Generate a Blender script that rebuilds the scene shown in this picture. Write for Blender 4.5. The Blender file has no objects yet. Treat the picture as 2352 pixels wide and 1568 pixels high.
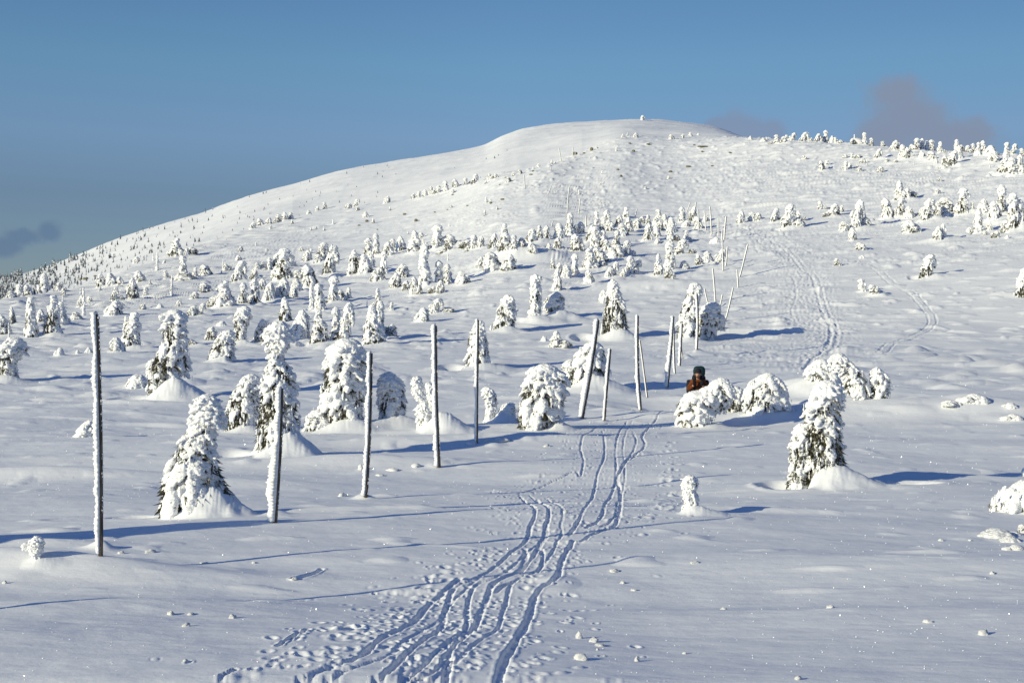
import bpy, bmesh, math, random
import numpy as np
from mathutils import Vector, Matrix

# ------------------------------------------------------------------ camera, world, sun, exposure
scene = bpy.context.scene
COL = scene.collection
F, CX, CY = 3266.7, 1176.0, 784.0          # focal length and centre in the units the place was measured in
cam_d = bpy.data.cameras.new('camera')
cam_d.lens, cam_d.sensor_width = 50, 36
cam_d.clip_start, cam_d.clip_end = 0.05, 9000
cam = bpy.data.objects.new('camera', cam_d)
cam.rotation_euler = (math.radians(90), 0, 0)
COL.objects.link(cam)
scene.camera = cam
SUN_EL, SUN_AZ = 17.0, 34.0                # sun to the left, a little behind the camera
ce, se = math.cos(math.radians(SUN_EL)), math.sin(math.radians(SUN_EL))
ca, sa = math.cos(math.radians(SUN_AZ)), math.sin(math.radians(SUN_AZ))
TO_SUN = Vector((-ce * ca, -ce * sa, se))
sd = bpy.data.lights.new('sun', 'SUN')
sd.energy, sd.angle, sd.color = 4.5, math.radians(0.5), (1.0, 0.925, 0.645)
sun = bpy.data.objects.new('sun', sd)
sun.rotation_euler = TO_SUN.to_track_quat('Z', 'Y').to_euler()
COL.objects.link(sun)
vs = scene.view_settings
vs.view_transform, vs.look, vs.exposure, vs.gamma = 'Standard', 'None', 0.0, 1.0
scene.cycles.use_denoising = True
scene.cycles.max_bounces = 6
scene.cycles.diffuse_bounces = 3


def N(nt, typ, **kw):
    n = nt.nodes.new(typ)
    for k, v in kw.items():
        if hasattr(n, k):
            setattr(n, k, v)
    return n


def math_node(nt, op, a, b=None, c=None, clamp=False):
    n = nt.nodes.new('ShaderNodeMath')
    n.operation, n.use_clamp = op, clamp
    for i, v in enumerate((a, b, c)):
        if v is None:
            continue
        if isinstance(v, (int, float)):
            n.inputs[i].default_value = v
        else:
            nt.links.new(v, n.inputs[i])
    return n.outputs[0]


def build_world():
    w = bpy.data.worlds.new('World')
    scene.world = w
    w.use_nodes = True
    nt = w.node_tree
    nt.nodes.clear()
    out = N(nt, 'ShaderNodeOutputWorld')
    sky = N(nt, 'ShaderNodeTexSky')
    sky.sky_type = 'NISHITA'
    sky.sun_disc = False
    sky.sun_elevation = math.radians(SUN_EL)
    sky.sun_rotation = math.radians(-90 - SUN_AZ)
    sky.altitude, sky.air_density, sky.dust_density, sky.ozone_density = 1300, 1.0, 0.15, 3.2
    bg = N(nt, 'ShaderNodeBackground')
    bg.inputs[1].default_value = 0.15
    tc = N(nt, 'ShaderNodeTexCoord')
    sep = N(nt, 'ShaderNodeSeparateXYZ')
    nt.links.new(tc.outputs['Generated'], sep.inputs[0])
    X, Y, Z = sep.outputs
    # hazier, dimmer air towards the horizon
    ramp = N(nt, 'ShaderNodeValToRGB')
    nt.links.new(Z, ramp.inputs[0])
    r = ramp.color_ramp
    stops = [(0.0, (.36, .36, .42)), (.05, (.40, .40, .45)), (.10, (.44, .43, .47)), (.14, (.61, .60, .63)), (.19, (.60, .70, .69)), (.24, (.56, .66, .71)), (.42, (.50, .58, .76)), (1.0, (.42, .58, .92))]
    for i, (p, c) in enumerate(stops):
        e = r.elements[0] if i == 0 else (r.elements[len(r.elements) - 1] if i == len(stops) - 1 else r.elements.new(p))
        e.position, e.color = p, (*c, 1)
    mul = N(nt, 'ShaderNodeMix', data_type='RGBA', blend_type='MULTIPLY')
    mul.inputs['Factor'].default_value = 1.0
    nt.links.new(sky.outputs[0], mul.inputs['A'])
    nt.links.new(ramp.outputs[0], mul.inputs['B'])
    sc_ = N(nt, 'ShaderNodeVectorMath', operation='SCALE')
    nt.links.new(math_node(nt, 'SUBTRACT', 1.0, math_node(nt, 'MULTIPLY', math_node(nt, 'MINIMUM', math_node(nt, 'MAXIMUM', X, 0.0), 0.5), 0.55)), sc_.inputs['Scale'])
    nt.links.new(mul.outputs['Result'], sc_.inputs[0])
    nt.links.new(sc_.outputs[0], bg.inputs[0])
    # low evening cumulus behind the mountain, fixed on the sky by direction
    ysafe = math_node(nt, 'MAXIMUM', Y, 0.02)
    u = math_node(nt, 'DIVIDE', X, ysafe)
    v = math_node(nt, 'DIVIDE', Z, ysafe)
    def noise(scale, det, rough):
        n = N(nt, 'ShaderNodeTexNoise')
        n.inputs['Scale'].default_value = scale
        n.inputs['Detail'].default_value = det
        n.inputs['Roughness'].default_value = rough
        nt.links.new(tc.outputs['Generated'], n.inputs['Vector'])
        return math_node(nt, 'SUBTRACT', n.outputs[0], 0.5)
    n1, n2 = noise(26, 6, 0.62), noise(70, 4, 0.6)
    wob = math_node(nt, 'ADD', math_node(nt, 'MULTIPLY', n1, 1.7), math_node(nt, 'MULTIPLY', n2, 0.40))
    shader = bg.outputs[0]
    for group, colr, dens in (
        ([(2085, 275, 135, 105), (2180, 325, 150, 85), (2035, 320, 95, 85), (2068, 215, 70, 58)], (0.232, 0.290, 0.400), 0.96),
        ([(1700, 305, 85, 58), (1775, 310, 48, 46), (1650, 295, 60, 32)], (0.218, 0.292, 0.428), 0.82),
        ([(60, 545, 60, 30), (110, 530, 45, 36), (10, 570, 60, 30)], (0.105, 0.175, 0.305), 0.62),
    ):
        best = None
        for (px, py, a, b) in group:
            du = math_node(nt, 'DIVIDE', math_node(nt, 'SUBTRACT', u, (px - CX) / F), a / F)
            dv = math_node(nt, 'DIVIDE', math_node(nt, 'SUBTRACT', v, (CY - py) / F), b / F)
            d = math_node(nt, 'SQRT', math_node(nt, 'ADD', math_node(nt, 'MULTIPLY', du, du), math_node(nt, 'MULTIPLY', dv, dv)))
            best = d if best is None else math_node(nt, 'SMOOTH_MIN', best, d, 0.3)
        d = math_node(nt, 'ADD', best, wob)
        mr = N(nt, 'ShaderNodeMapRange')
        mr.interpolation_type = 'SMOOTHERSTEP'
        nt.links.new(d, mr.inputs[0])
        for i, val in ((1, 1.12), (2, 0.36), (3, 0.0), (4, dens)):
            mr.inputs[i].default_value = val
        front = math_node(nt, 'GREATER_THAN', Y, 0.05)
        fac = math_node(nt, 'MULTIPLY', mr.outputs[0], front)
        cb = N(nt, 'ShaderNodeBackground')
        cb.inputs[0].default_value = (*colr, 1)
        mix = N(nt, 'ShaderNodeMixShader')
        nt.links.new(fac, mix.inputs[0])
        nt.links.new(shader, mix.inputs[1])
        nt.links.new(cb.outputs[0], mix.inputs[2])
        shader = mix.outputs[0]
    nt.links.new(shader, out.inputs[0])


build_world()

# ------------------------------------------------------------------ helpers
rng = np.random.default_rng(7)
random.seed(7)


def _hash(a, b, c, seed):
    h = (a * 374761393 + b * 668265263 + c * 2147483647 + seed * 974634777) & 0xFFFFFFFF
    h = ((h ^ (h >> 13)) * 1274126177) & 0xFFFFFFFF
    return h ^ (h >> 16)


def pn2(x, y, seed=0):
    xi, yi = np.floor(x).astype(np.int64), np.floor(y).astype(np.int64)
    xf, yf = x - xi, y - yi
    def g(ix, iy, dx, dy):
        a = (_hash(ix, iy, 0 * ix, seed) & 0xFFFF) * (2 * math.pi / 65536)
        return np.cos(a) * dx + np.sin(a) * dy
    sx, sy = xf * xf * xf * (xf * (xf * 6 - 15) + 10), yf * yf * yf * (yf * (yf * 6 - 15) + 10)
    a = g(xi, yi, xf, yf); b = g(xi + 1, yi, xf - 1, yf)
    c = g(xi, yi + 1, xf, yf - 1); d = g(xi + 1, yi + 1, xf - 1, yf - 1)
    return ((a + sx * (b - a)) * (1 - sy) + (c + sx * (d - c)) * sy) * 1.4


_G3 = np.array([(1,1,0),(-1,1,0),(1,-1,0),(-1,-1,0),(1,0,1),(-1,0,1),(1,0,-1),(-1,0,-1),(0,1,1),(0,-1,1),(0,1,-1),(0,-1,-1),(1,1,0),(-1,1,0),(0,-1,1),(0,-1,-1)], float)


def pn3(p, seed=0):
    i = np.floor(p).astype(np.int64)
    f = p - i
    s = f * f * f * (f * (f * 6 - 15) + 10)
    out = 0
    for dx in (0, 1):
        wx = s[:, 0] if dx else 1 - s[:, 0]
        for dy in (0, 1):
            wy = s[:, 1] if dy else 1 - s[:, 1]
            for dz in (0, 1):
                wz = s[:, 2] if dz else 1 - s[:, 2]
                g = _G3[_hash(i[:, 0] + dx, i[:, 1] + dy, i[:, 2] + dz, seed) & 15]
                out = out + wx * wy * wz * (g[:, 0] * (f[:, 0] - dx) + g[:, 1] * (f[:, 1] - dy) + g[:, 2] * (f[:, 2] - dz))
    return out


def smooth(a, b, x):
    t = np.clip((x - a) / (b - a), 0, 1)
    return t * t * (3 - 2 * t)


def mesh_np(name, V, faces, mats, smooth_shade=True, mat_index=None):
    """V: n x 3; faces: an (m,3)/(m,4) array or a list of such arrays"""
    me = bpy.data.meshes.new(name)
    if not isinstance(faces, list):
        faces = [faces]
    faces = [np.asarray(f, np.int32) for f in faces if len(f)]
    V = np.asarray(V, np.float32)
    me.vertices.add(len(V))
    me.vertices.foreach_set('co', V.ravel())
    idx = np.concatenate([f.ravel() for f in faces])
    tot = np.concatenate([np.full(len(f), f.shape[1], np.int32) for f in faces])
    start = np.concatenate([[0], np.cumsum(tot)[:-1]]).astype(np.int32)
    me.loops.add(len(idx))
    me.loops.foreach_set('vertex_index', idx)
    me.polygons.add(len(tot))
    me.polygons.foreach_set('loop_start', start)
    for m in (mats if isinstance(mats, (list, tuple)) else [mats]):
        me.materials.append(m)
    if mat_index is not None:
        me.polygons.foreach_set('material_index', np.asarray(mat_index, np.int32))
    if smooth_shade:
        me.polygons.foreach_set('use_smooth', np.ones(len(tot), bool))
    me.update(calc_edges=True)
    me.validate()
    return me


def link(name, me, parent=None, loc=None, rz=0.0):
    o = bpy.data.objects.new(name, me)
    COL.objects.link(o)
    if parent:
        o.parent = parent
    if loc is not None:
        o.location = loc
    o.rotation_euler = (0, 0, rz)
    return o


def tag(o, label=None, cat=None, group=None, kind=None):
    for k, v in (('label', label), ('category', cat), ('group', group), ('kind', kind)):
        if v:
            o[k] = v
    return o


# ------------------------------------------------------------------ materials
def principled(name, base, rough=0.6, spec=0.3):
    m = bpy.data.materials.new(name)
    m.use_nodes = True
    b = m.node_tree.nodes['Principled BSDF']
    b.inputs['Base Color'].default_value = (*base, 1)
    b.inputs['Roughness'].default_value = rough
    b.inputs['Specular IOR Level'].default_value = spec
    return m, m.node_tree, b


def bump(nt, b, layers, dist=0.01, strength=0.5, coord='Object'):
    tc = N(nt, 'ShaderNodeTexCoord')
    h = None
    for scale, amp, stretch in layers:
        mp = N(nt, 'ShaderNodeMapping')
        mp.inputs['Scale'].default_value = stretch
        nt.links.new(tc.outputs[coord], mp.inputs[0])
        n = N(nt, 'ShaderNodeTexNoise')
        n.inputs['Scale'].default_value = scale
        n.inputs['Detail'].default_value = 4
        n.inputs['Roughness'].default_value = 0.6
        nt.links.new(mp.outputs[0], n.inputs['Vector'])
        t = math_node(nt, 'MULTIPLY', n.outputs[0], amp)
        h = t if h is None else math_node(nt, 'ADD', h, t)
    bp = N(nt, 'ShaderNodeBump')
    bp.inputs['Strength'].default_value = strength
    bp.inputs['Distance'].default_value = dist
    nt.links.new(h, bp.inputs['Height'])
    nt.links.new(bp.outputs[0], b.inputs['Normal'])


def ramp_color(nt, b, scale, stops, stretch=(1, 1, 1), detail=5):
    tc = N(nt, 'ShaderNodeTexCoord')
    mp = N(nt, 'ShaderNodeMapping')
    mp.inputs['Scale'].default_value = stretch
    nt.links.new(tc.outputs['Object'], mp.inputs[0])
    n = N(nt, 'ShaderNodeTexNoise')
    n.inputs['Scale'].default_value = scale
    n.inputs['Detail'].default_value = detail
    nt.links.new(mp.outputs[0], n.inputs['Vector'])
    r = N(nt, 'ShaderNodeValToRGB')
    e = r.color_ramp.elements
    e[0].position, e[0].color = stops[0][0], (*stops[0][1], 1)
    e[1].position, e[1].color = stops[-1][0], (*stops[-1][1], 1)
    for p, c in stops[1:-1]:
        q = e.new(p); q.color = (*c, 1)
    nt.links.new(n.outputs[0], r.inputs[0])
    nt.links.new(r.outputs[0], b.inputs['Base Color'])


M_snow, nt, b = principled('ground_snow', (0.86, 0.875, 0.90), 0.75, 0.12)
bump(nt, b, [(1.1, 1.0, (1, 1.5, 1)), (5.0, 0.30, (1, 1.5, 1)), (38.0, 0.07, (1, 1, 1)), (160.0, 0.035, (1, 1, 1))], dist=0.030, strength=0.7)
M_rime, nt, b = principled('rime_snow', (0.88, 0.885, 0.895), 0.7, 0.15)
bump(nt, b, [(14.0, 1.0, (1, 1, 2.4)), (60.0, 0.35, (1, 1, 2.0))], dist=0.02, strength=0.6)
M_needle, nt, b = principled('spruce_needles', (0.03, 0.035, 0.018), 0.65, 0.25)
ramp_color(nt, b, 9.0, [(0.28, (0.028, 0.031, 0.018)), (0.44, (0.060, 0.060, 0.032)), (0.55, (0.115, 0.102, 0.055)), (0.66, (0.38, 0.38, 0.37))])
M_core, nt, b = principled('inner_branches', (0.02, 0.02, 0.015), 0.9, 0.1)
ramp_color(nt, b, 14.0, [(0.33, (0.028, 0.028, 0.021)), (0.50, (0.085, 0.076, 0.052)), (0.62, (0.50, 0.51, 0.52))])
M_wood, nt, b = principled('weathered_pole_wood', (0.10, 0.085, 0.07), 0.85, 0.2)
ramp_color(nt, b, 12.0, [(0.30, (0.030, 0.026, 0.023)), (0.52, (0.11, 0.088, 0.068)), (0.72, (0.26, 0.215, 0.17))], (6, 6, 0.5))
bump(nt, b, [(30.0, 1.0, (4, 4, 0.4))], dist=0.01, strength=0.8)
M_bark, nt, b = principled('reddish_pole_wood', (0.16, 0.09, 0.06), 0.85, 0.2)
ramp_color(nt, b, 10.0, [(0.35, (0.09, 0.055, 0.04)), (0.7, (0.26, 0.17, 0.12))], (5, 5, 0.6))
M_rock, nt, b = principled('lichen_rock', (0.2, 0.18, 0.1), 0.9, 0.2)
ramp_color(nt, b, 1.3, [(0.32, (0.07, 0.065, 0.05)), (0.55, (0.22, 0.20, 0.12)), (0.72, (0.33, 0.31, 0.17))])
M_far, nt, b = principled('distant_spruce', (0.05, 0.06, 0.06), 0.9, 0.1)
ramp_color(nt, b, 0.9, [(0.34, (0.07, 0.085, 0.105)), (0.50, (0.20, 0.225, 0.26)), (0.60, (0.74, 0.76, 0.78))], detail=6)

# ------------------------------------------------------------------ the lie of the land
def curve(x, pts):
    """smooth (monotone cubic) curve through pts"""
    p = np.array(pts, float)
    X, Yv = p[:, 0], p[:, 1]
    h = np.diff(X); d = np.diff(Yv) / h
    m = np.zeros(len(X))
    m[0], m[-1] = d[0], d[-1]
    for i in range(1, len(X) - 1):
        if d[i - 1] * d[i] > 0:
            w1, w2 = 2 * h[i] + h[i - 1], h[i] + 2 * h[i - 1]
            m[i] = (w1 + w2) / (w1 / d[i - 1] + w2 / d[i])
    x = np.clip(x, X[0], X[-1])
    k = np.clip(np.searchsorted(X, x) - 1, 0, len(h) - 1)
    t = (x - X[k]) / h[k]
    return ((1 + 2 * t) * (1 - t) ** 2 * Yv[k] + t * (1 - t) ** 2 * h[k] * m[k] + t * t * (3 - 2 * t) * Yv[k + 1] + t * t * (t - 1) * h[k] * m[k + 1])


RIDGE_Y = [(-900, 790), (-500, 740), (0, 690), (150, 668), (300, 618), (430, 572), (550, 536), (660, 509), (800, 481), (900, 464), (1000, 441), (1130, 405),
           (1230, 387), (1340, 347), (1440, 313), (1560, 318), (1700, 317), (1800, 322), (1920, 329), (2050, 341), (2200, 352), (2352, 362), (2700, 395), (3600, 450)]
RIDGE_D = [(-900, 95), (0, 135), (300, 190), (550, 240), (800, 262), (1000, 255), (1230, 238), (1340, 255), (1440, 266), (1560, 262), (1700, 250), (1800, 239), (1920, 227), (2050, 214), (2352, 186), (2700, 160), (3600, 150)]
CREST_Y = [(-900, 790), (-400, 726), (0, 641), (130, 603), (240, 562), (360, 520), (470, 487), (560, 455), (680, 424), (800, 391), (900, 372), (1000, 354), (1110, 333), (1160, 311), (1205, 297),
           (1330, 282), (1476, 275), (1560, 280), (1640, 292), (1700, 313), (1760, 350), (1900, 370), (2352, 400), (3600, 480)]
NEAR = [(1.2, 5276), (7.5, 1568), (10.3, 1400), (13.5, 1275), (16.7, 1200), (20.5, 1140), (26, 1073), (31, 1017), (38, 965), (44, 931), (52, 890), (66, 840), (80, 803), (90, 766)]
FR_Y = [0.171, 0.381, 0.566, 0.722, 0.88, 1.0]
FR_D = [0.103, 0.241, 0.428, 0.586, 0.793, 1.0]


def knots(px):
    yr, dr, yc = curve(px, RIDGE_Y), curve(px, RIDGE_D), curve(px, CREST_Y)
    yc = np.where(px > 1730, yr + 30, yc)
    ks_y, ks_d = [], []
    for d, y in NEAR:
        ks_d.append(np.full_like(px, d)); ks_y.append(np.full_like(px, y))
    for fy, fd in zip(FR_Y, FR_D):
        ks_d.append(90 + fd * (dr - 90)); ks_y.append(766 + fy * (yr - 766))
    hidden = smooth(1600, 1760, px)
    ks_d.append(1.28 * dr); ks_y.append(yr + 9 + 4 * hidden)
    ks_d.append(1.75 * dr); ks_y.append(yr + 6 + 14 * hidden)
    ks_d.append(np.maximum(2.2 * dr, 560)); ks_y.append(np.where(yc < yr, yr + 0.48 * (yc - yr), yr + 22))
    far_side = 300 * smooth(1420, 1720, px) - 60 * smooth(1300, 900, px)
    ks_d.append(790 + .8 * far_side); ks_y.append(yc + 4)
    ks_d.append(860 + far_side); ks_y.append(yc)
    ks_d.append(990 + far_side); ks_y.append(yc + 16)
    ks_d.append(np.full_like(px, 1900)); ks_y.append(np.full_like(px, 800))
    ks_d.append(np.full_like(px, 5000)); ks_y.append(np.full_like(px, 815))
    return np.log(np.array(ks_d)), np.array(ks_y)


ROWS = [44, 130, 100, 64, 52, 58, 48, 46, 36, 42, 38, 34, 34, 56, 60, 54, 50, 46, 56, 12, 16, 44, 60, 14, 8, 14, 8]


def slopes(A):
    d = np.diff(A, axis=0)
    m = np.zeros_like(A)
    m[0], m[-1] = d[0], d[-1]
    a, c = d[:-1], d[1:]
    with np.errstate(divide='ignore', invalid='ignore'):
        hm = 2 * a * c / (a + c)
    m[1:-1] = np.where(a * c > 0, hm, 0)
    return m


def herm(A, m, k, t):
    t = t[:, None]
    return ((1 + 2 * t) * (1 - t) ** 2 * A[k] + t * (1 - t) ** 2 * m[k] + t * t * (3 - 2 * t) * A[k + 1] + t * t * (t - 1) * m[k + 1])


side = F * np.geomspace(0.02, 3.6, 60)
PX = np.concatenate([(-70 - side)[::-1], np.arange(-70, 2424, 2.0), 2424 + side])
U = (PX - CX) / F
kk = np.concatenate([np.full(n, i) for i, n in enumerate(ROWS)] + [[len(ROWS) - 1]]).astype(int)
tt = np.concatenate([np.arange(n) / n for n in ROWS] + [[1.0]])
LD, KY = knots(PX)
assert LD.shape[0] == len(ROWS) + 1, (LD.shape, len(ROWS))
LOGD = herm(LD, slopes(LD), kk, tt)
LOGD = np.maximum.accumulate(LOGD + np.arange(len(LOGD))[:, None] * 1e-7, axis=0)
YIMG = herm(KY, slopes(KY), kk, tt)
D = np.exp(LOGD)                         # distance ahead of the viewpoint
GX = U[None, :] * D
Z = (CY - YIMG) / F * D
print('terrain grid', Z.shape)


def spot(px, py, from_d=3.0):
    """first point of the undisturbed ground that lies in the direction (px, py)"""
    c = int(np.clip(np.searchsorted(PX, px), 1, len(PX) - 1))
    if abs(PX[c - 1] - px) < abs(PX[c] - px):
        c -= 1
    col, dcol = YIMG[:, c], D[:, c]
    r0 = int(np.searchsorted(dcol, from_d))
    below = np.nonzero(col[r0:] <= py)[0]
    if len(below) == 0 or below[0] == 0:
        i = r0 + int(np.argmin(np.abs(col[r0:-20] - py)))
        d = dcol[i]
    else:
        i = r0 + below[0]
        f = (col[i - 1] - py) / (col[i - 1] - col[i] + 1e-9)
        d = dcol[i - 1] + f * (dcol[i] - dcol[i - 1])
    return (px - CX) / F * d, d


def height(x, d, grid=None):
    g = Z if grid is None else grid
    u = x / d
    c = int(np.clip(np.searchsorted(U, u) - 1, 0, len(U) - 2))
    f = (u - U[c]) / (U[c + 1] - U[c])
    out = []
    for cc in (c, c + 1):
        r = int(np.clip(np.searchsorted(D[:, cc], d) - 1, 0, D.shape[0] - 2))
        g1 = (d - D[r, cc]) / (D[r + 1, cc] - D[r, cc])
        out.append(g[r, cc] * (1 - g1) + g[r + 1, cc] * g1)
    return float(out[0] * (1 - f) + out[1] * f)


def window(x, d, rad):
    d0, d1 = max(1.3, d - rad), d + rad
    us = [(x - rad) / d0, (x - rad) / d1, (x + rad) / d0, (x + rad) / d1]
    c0, c1 = np.searchsorted(U, min(us)), np.searchsorted(U, max(us)) + 1
    cm = int(np.clip((c0 + c1) // 2, 0, len(U) - 1))
    r0 = np.searchsorted(D[:, cm], d0 * 0.985) - 1
    r1 = np.searchsorted(D[:, cm], d1 * 1.015) + 1
    return slice(max(r0, 0), r1), slice(max(c0, 0), c1)


# wind-worked snow: drifts, hummocks and sastrugi, coarser with distance
near = 1 - smooth(45, 110, D)
mid = smooth(25, 60, D) * (1 - smooth(230, 330, D))
far = smooth(95, 200, D) * (1 - smooth(330, 480, D))
dome = smooth(350, 520, D) * (1 - smooth(1200, 2000, D))
Z += near * (0.085 * pn2(GX / 5.2, D / 3.1, 1) + 0.022 * pn2(GX / 1.9, D / 1.15, 2) + 0.007 * pn2(GX / 0.6, D / 0.33, 3) + 0.0022 * pn2(GX / 0.2, D / 0.1, 4)) * smooth(2, 6, D)
Z += smooth(6, 12, D) * (1 - smooth(60, 120, D)) * 0.11 * pn2(GX / 8.5 + 3, D / 6.5, 70)
Z += mid * (0.10 * pn2(GX / 9.0, D / 6.0, 5) + 0.050 * pn2(GX / 3.6, D / 2.6, 6) + 0.020 * np.maximum(0, pn2(GX / 1.6, D / 1.1, 7)) )
streak = pn2(GX / 7.0, D / 3.0, 8)
Z += far * (0.16 * pn2(GX / 18, D / 14, 9) + 0.10 * np.maximum(0, streak) + 0.06 * np.maximum(0, pn2(GX / 2.2, D / 1.8, 10)))
stony = far * smooth(1000, 1250, PX)[None, :] * smooth(500, 430, YIMG)
Z += stony * (0.40 * np.maximum(0, pn2(GX / 2.6, D / 2.2, 11) - 0.30) + 0.42 * np.maximum(0, pn2(GX / 1.1, D / 1.4, 12) - 0.28))
rough_left = far * smooth(900, 500, PX)[None, :]
Z += rough_left * (0.35 * np.maximum(0, pn2(GX / 7, D / 9, 31)) + 0.16 * np.maximum(0, pn2(GX / 2.4, D / 3, 32)))
Z += dome * (1.3 * pn2(GX / 60, D / 45, 13) + 0.35 * pn2(GX / 14, D / 14, 14) + 0.28 * np.maximum(0, pn2(GX / 5, D / 8, 15) - 0.1))


chop = np.maximum(0, pn2(GX / 1.9 + .35 * pn2(GX / 6, D / 6, 61), D / 0.85, 60) - .22) * (0.45 + .9 * np.maximum(0, pn2(GX / 14, D / 11, 62) + .2))
Z += smooth(22, 60, D) * (1 - smooth(150, 260, D)) * 0.48 * chop
chop2 = np.maximum(0, pn2(GX / 4.2 + .35 * pn2(GX / 9, D / 9, 64), D / 1.7, 63) - .2) * (0.4 + .9 * np.maximum(0, pn2(GX / 26, D / 18, 65) + .25))
Z += smooth(90, 150, D) * (1 - smooth(300, 420, D)) * 0.62 * chop2
Z += smooth(8, 14, D) * (1 - smooth(40, 70, D)) * 0.09 * np.maximum(0, pn2(GX / .75, D / .42, 66) - .42)
Z += smooth(30, 60, D) * (1 - smooth(170, 300, D)) * 0.32 * np.maximum(0, pn2(GX / .95, D / .8, 67) - .40) * np.clip(.3 + 1.6 * pn2(GX / 17, D / 9, 68), 0, 1)


def swell(px, py, dx, dy, h, ang=0.0, sharp=1.0, off=(0, 0)):
    """a smooth drift: half-lengths dx, dy in metres"""
    x, d = spot(px, py)
    x += off[0]; d += off[1]
    rr = max(dx, dy) * 2.6
    w = window(x, d, rr)
    X, Y = GX[w] - x, D[w] - d
    c, s = math.cos(ang), math.sin(ang)
    a, b2 = (X * c + Y * s) / dx, (-X * s + Y * c) / dy
    Z[w] += h * np.exp(-(np.abs(a * a + b2 * b2)) ** sharp)


def cone(x, d, rad, h, lee=1.7, pw=1.35):
    """snow heaped round a tree's foot with a tail on the lee (right) side"""
    w = window(x + 0.3 * rad, d, rad * (lee + 0.6))
    X, Y = GX[w] - x, D[w] - d
    X = np.where(X > 0, X / lee, X)
    q = np.sqrt(X * X + Y * Y) / rad
    wob_ = 1 + 0.12 * pn2(GX[w] / (rad * 0.5) + 7, D[w] / (rad * 0.5), 21)
    t_ = np.clip(1 - q * wob_, 0, 1)
    crumb = 1 + .06 * pn2(GX[w] / (rad * .22), D[w] / (rad * .22), 22) + .05 * pn2(GX[w] / (rad * .09), D[w] / (rad * .09), 23)
    Z[w] += h * t_ ** pw * crumb * (1 - .18 * smooth(.75, 1, t_))


def pit(x, d, rx, ry, h):
    w = window(x, d, max(rx, ry) * 1.6)
    q = np.sqrt(((GX[w] - x) / rx) ** 2 + ((D[w] - d) / ry) ** 2)
    Z[w] -= h * (1 - smooth(0.62, 1.0, q))
    Z[w] += 0.12 * h * np.exp(-((q - 1.12) / 0.14) ** 2)


# dip behind the crest where the hiker comes up
HX, HD = (1603 - CX) / F * 45.0, 45.0
w = window(HX, HD, 9)
Z[w] -= 0.75 * np.exp(-((GX[w] - HX) / 2.4) ** 2 - ((D[w] - HD + .3) / 2.2) ** 2)

# the drifts one can pick out
swell(90, 1100, 2.4, 0.5, 0.26, 0.06)
for q_ in ((560, 1110, 1.6, .5, .10), (820, 1068, 2.0, .6, .17), (960, 1015, 2.0, .8, .17), (330, 935, 2.4, .8, .15), (1230, 1012, 1.6, .5, .12), (2000, 1180, 2.0, .5, .07), (400, 1330, 1.5, .4, .05), (2250, 1300, 1.6, .6, .07), (1900, 1400, 1.5, .45, .05)):
    swell(*q_)
for q_ in ((231, 1276), (632, 1200), (840, 1140), (1008, 1073), (1095, 1017), (1337, 960), (1388, 966), (1472, 943), (1533, 890), (1551, 858), (1562, 840), (1601, 803)):
    for k_ in range(3):
        swell(q_[0] + rng.normal(0, 9), q_[1] + rng.normal(0, 2), rng.uniform(.06, .16), rng.uniform(.05, .12), rng.uniform(.02, .05))
swell(2190, 962, 5.8, 1.7, 0.62, -0.06)
swell(1760, 968, 1.6, 0.7, 0.16)
swell(2120, 1095, 1.9, 0.35, 0.11, 0.05)
swell(1740, 1185, 1.1, 0.14, 0.055, -0.03)
swell(780, 1186, 1.2, 0.24, 0.07, 0.03)
swell(30, 1312, 1.5, 0.36, 0.19, -0.10)
swell(100, 1268, 0.7, 0.18, 0.05, 0.0)
swell(120, 1400, 2.2, 0.45, 0.06, 0.05)
swell(1080, 985, 2.6, 0.9, 0.16)
swell(1720, 765, 4.6, 0.45, 0.34, 0.02)
for _ in range(16):
    swell(1625 + rng.uniform(0, 250), 764 + rng.normal(0, 2.5), rng.uniform(.2, .5), rng.uniform(.15, .3), rng.uniform(.06, .16))
swell(1840, 905, 1.2, 1.0, 0.55)
swell(700, 590, 9, 3, 0.5)
swell(1190, 600, 4.0, 2.6, 1.5)
swell(1520, 660, 5, 2, 0.5)
for _ in range(34):
    swell(rng.uniform(-40, 2400), rng.uniform(620, 900), rng.uniform(1.5, 4.0), rng.uniform(0.4, 1.0), rng.uniform(0.06, 0.2), rng.uniform(-.1, .1), off=(0, 0))

YIMG = CY - Z / D * F               # the same ground with its drifts, as seen from the viewpoint
CROPS = dict(P=(0, 0, 1), A=(0, 516.8, .26856), B=(574.2, 402, .26856), C=(1148.4, 402, .26856), E=(1720.4, 258.4, .26856), G=(1033.6, 229.7, .31738), T=(1665.2, 430.7, .29199),
             K=(172.3, 689, .3771), L=(746.5, 689, .26856), M=(1263.3, 574.2, .34164), Q=(1521.7, 803.9, .24414), R=(2009.8, 861.3, .29298), S=(1320.7, 947.5, .43848),
             W=(0, 1091, .30426), D=(401.9, 947.5, .39585))


def at(c, x, y):
    a = CROPS[c]
    return a[0] + a[2] * x, a[1] + a[2] * y


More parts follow.
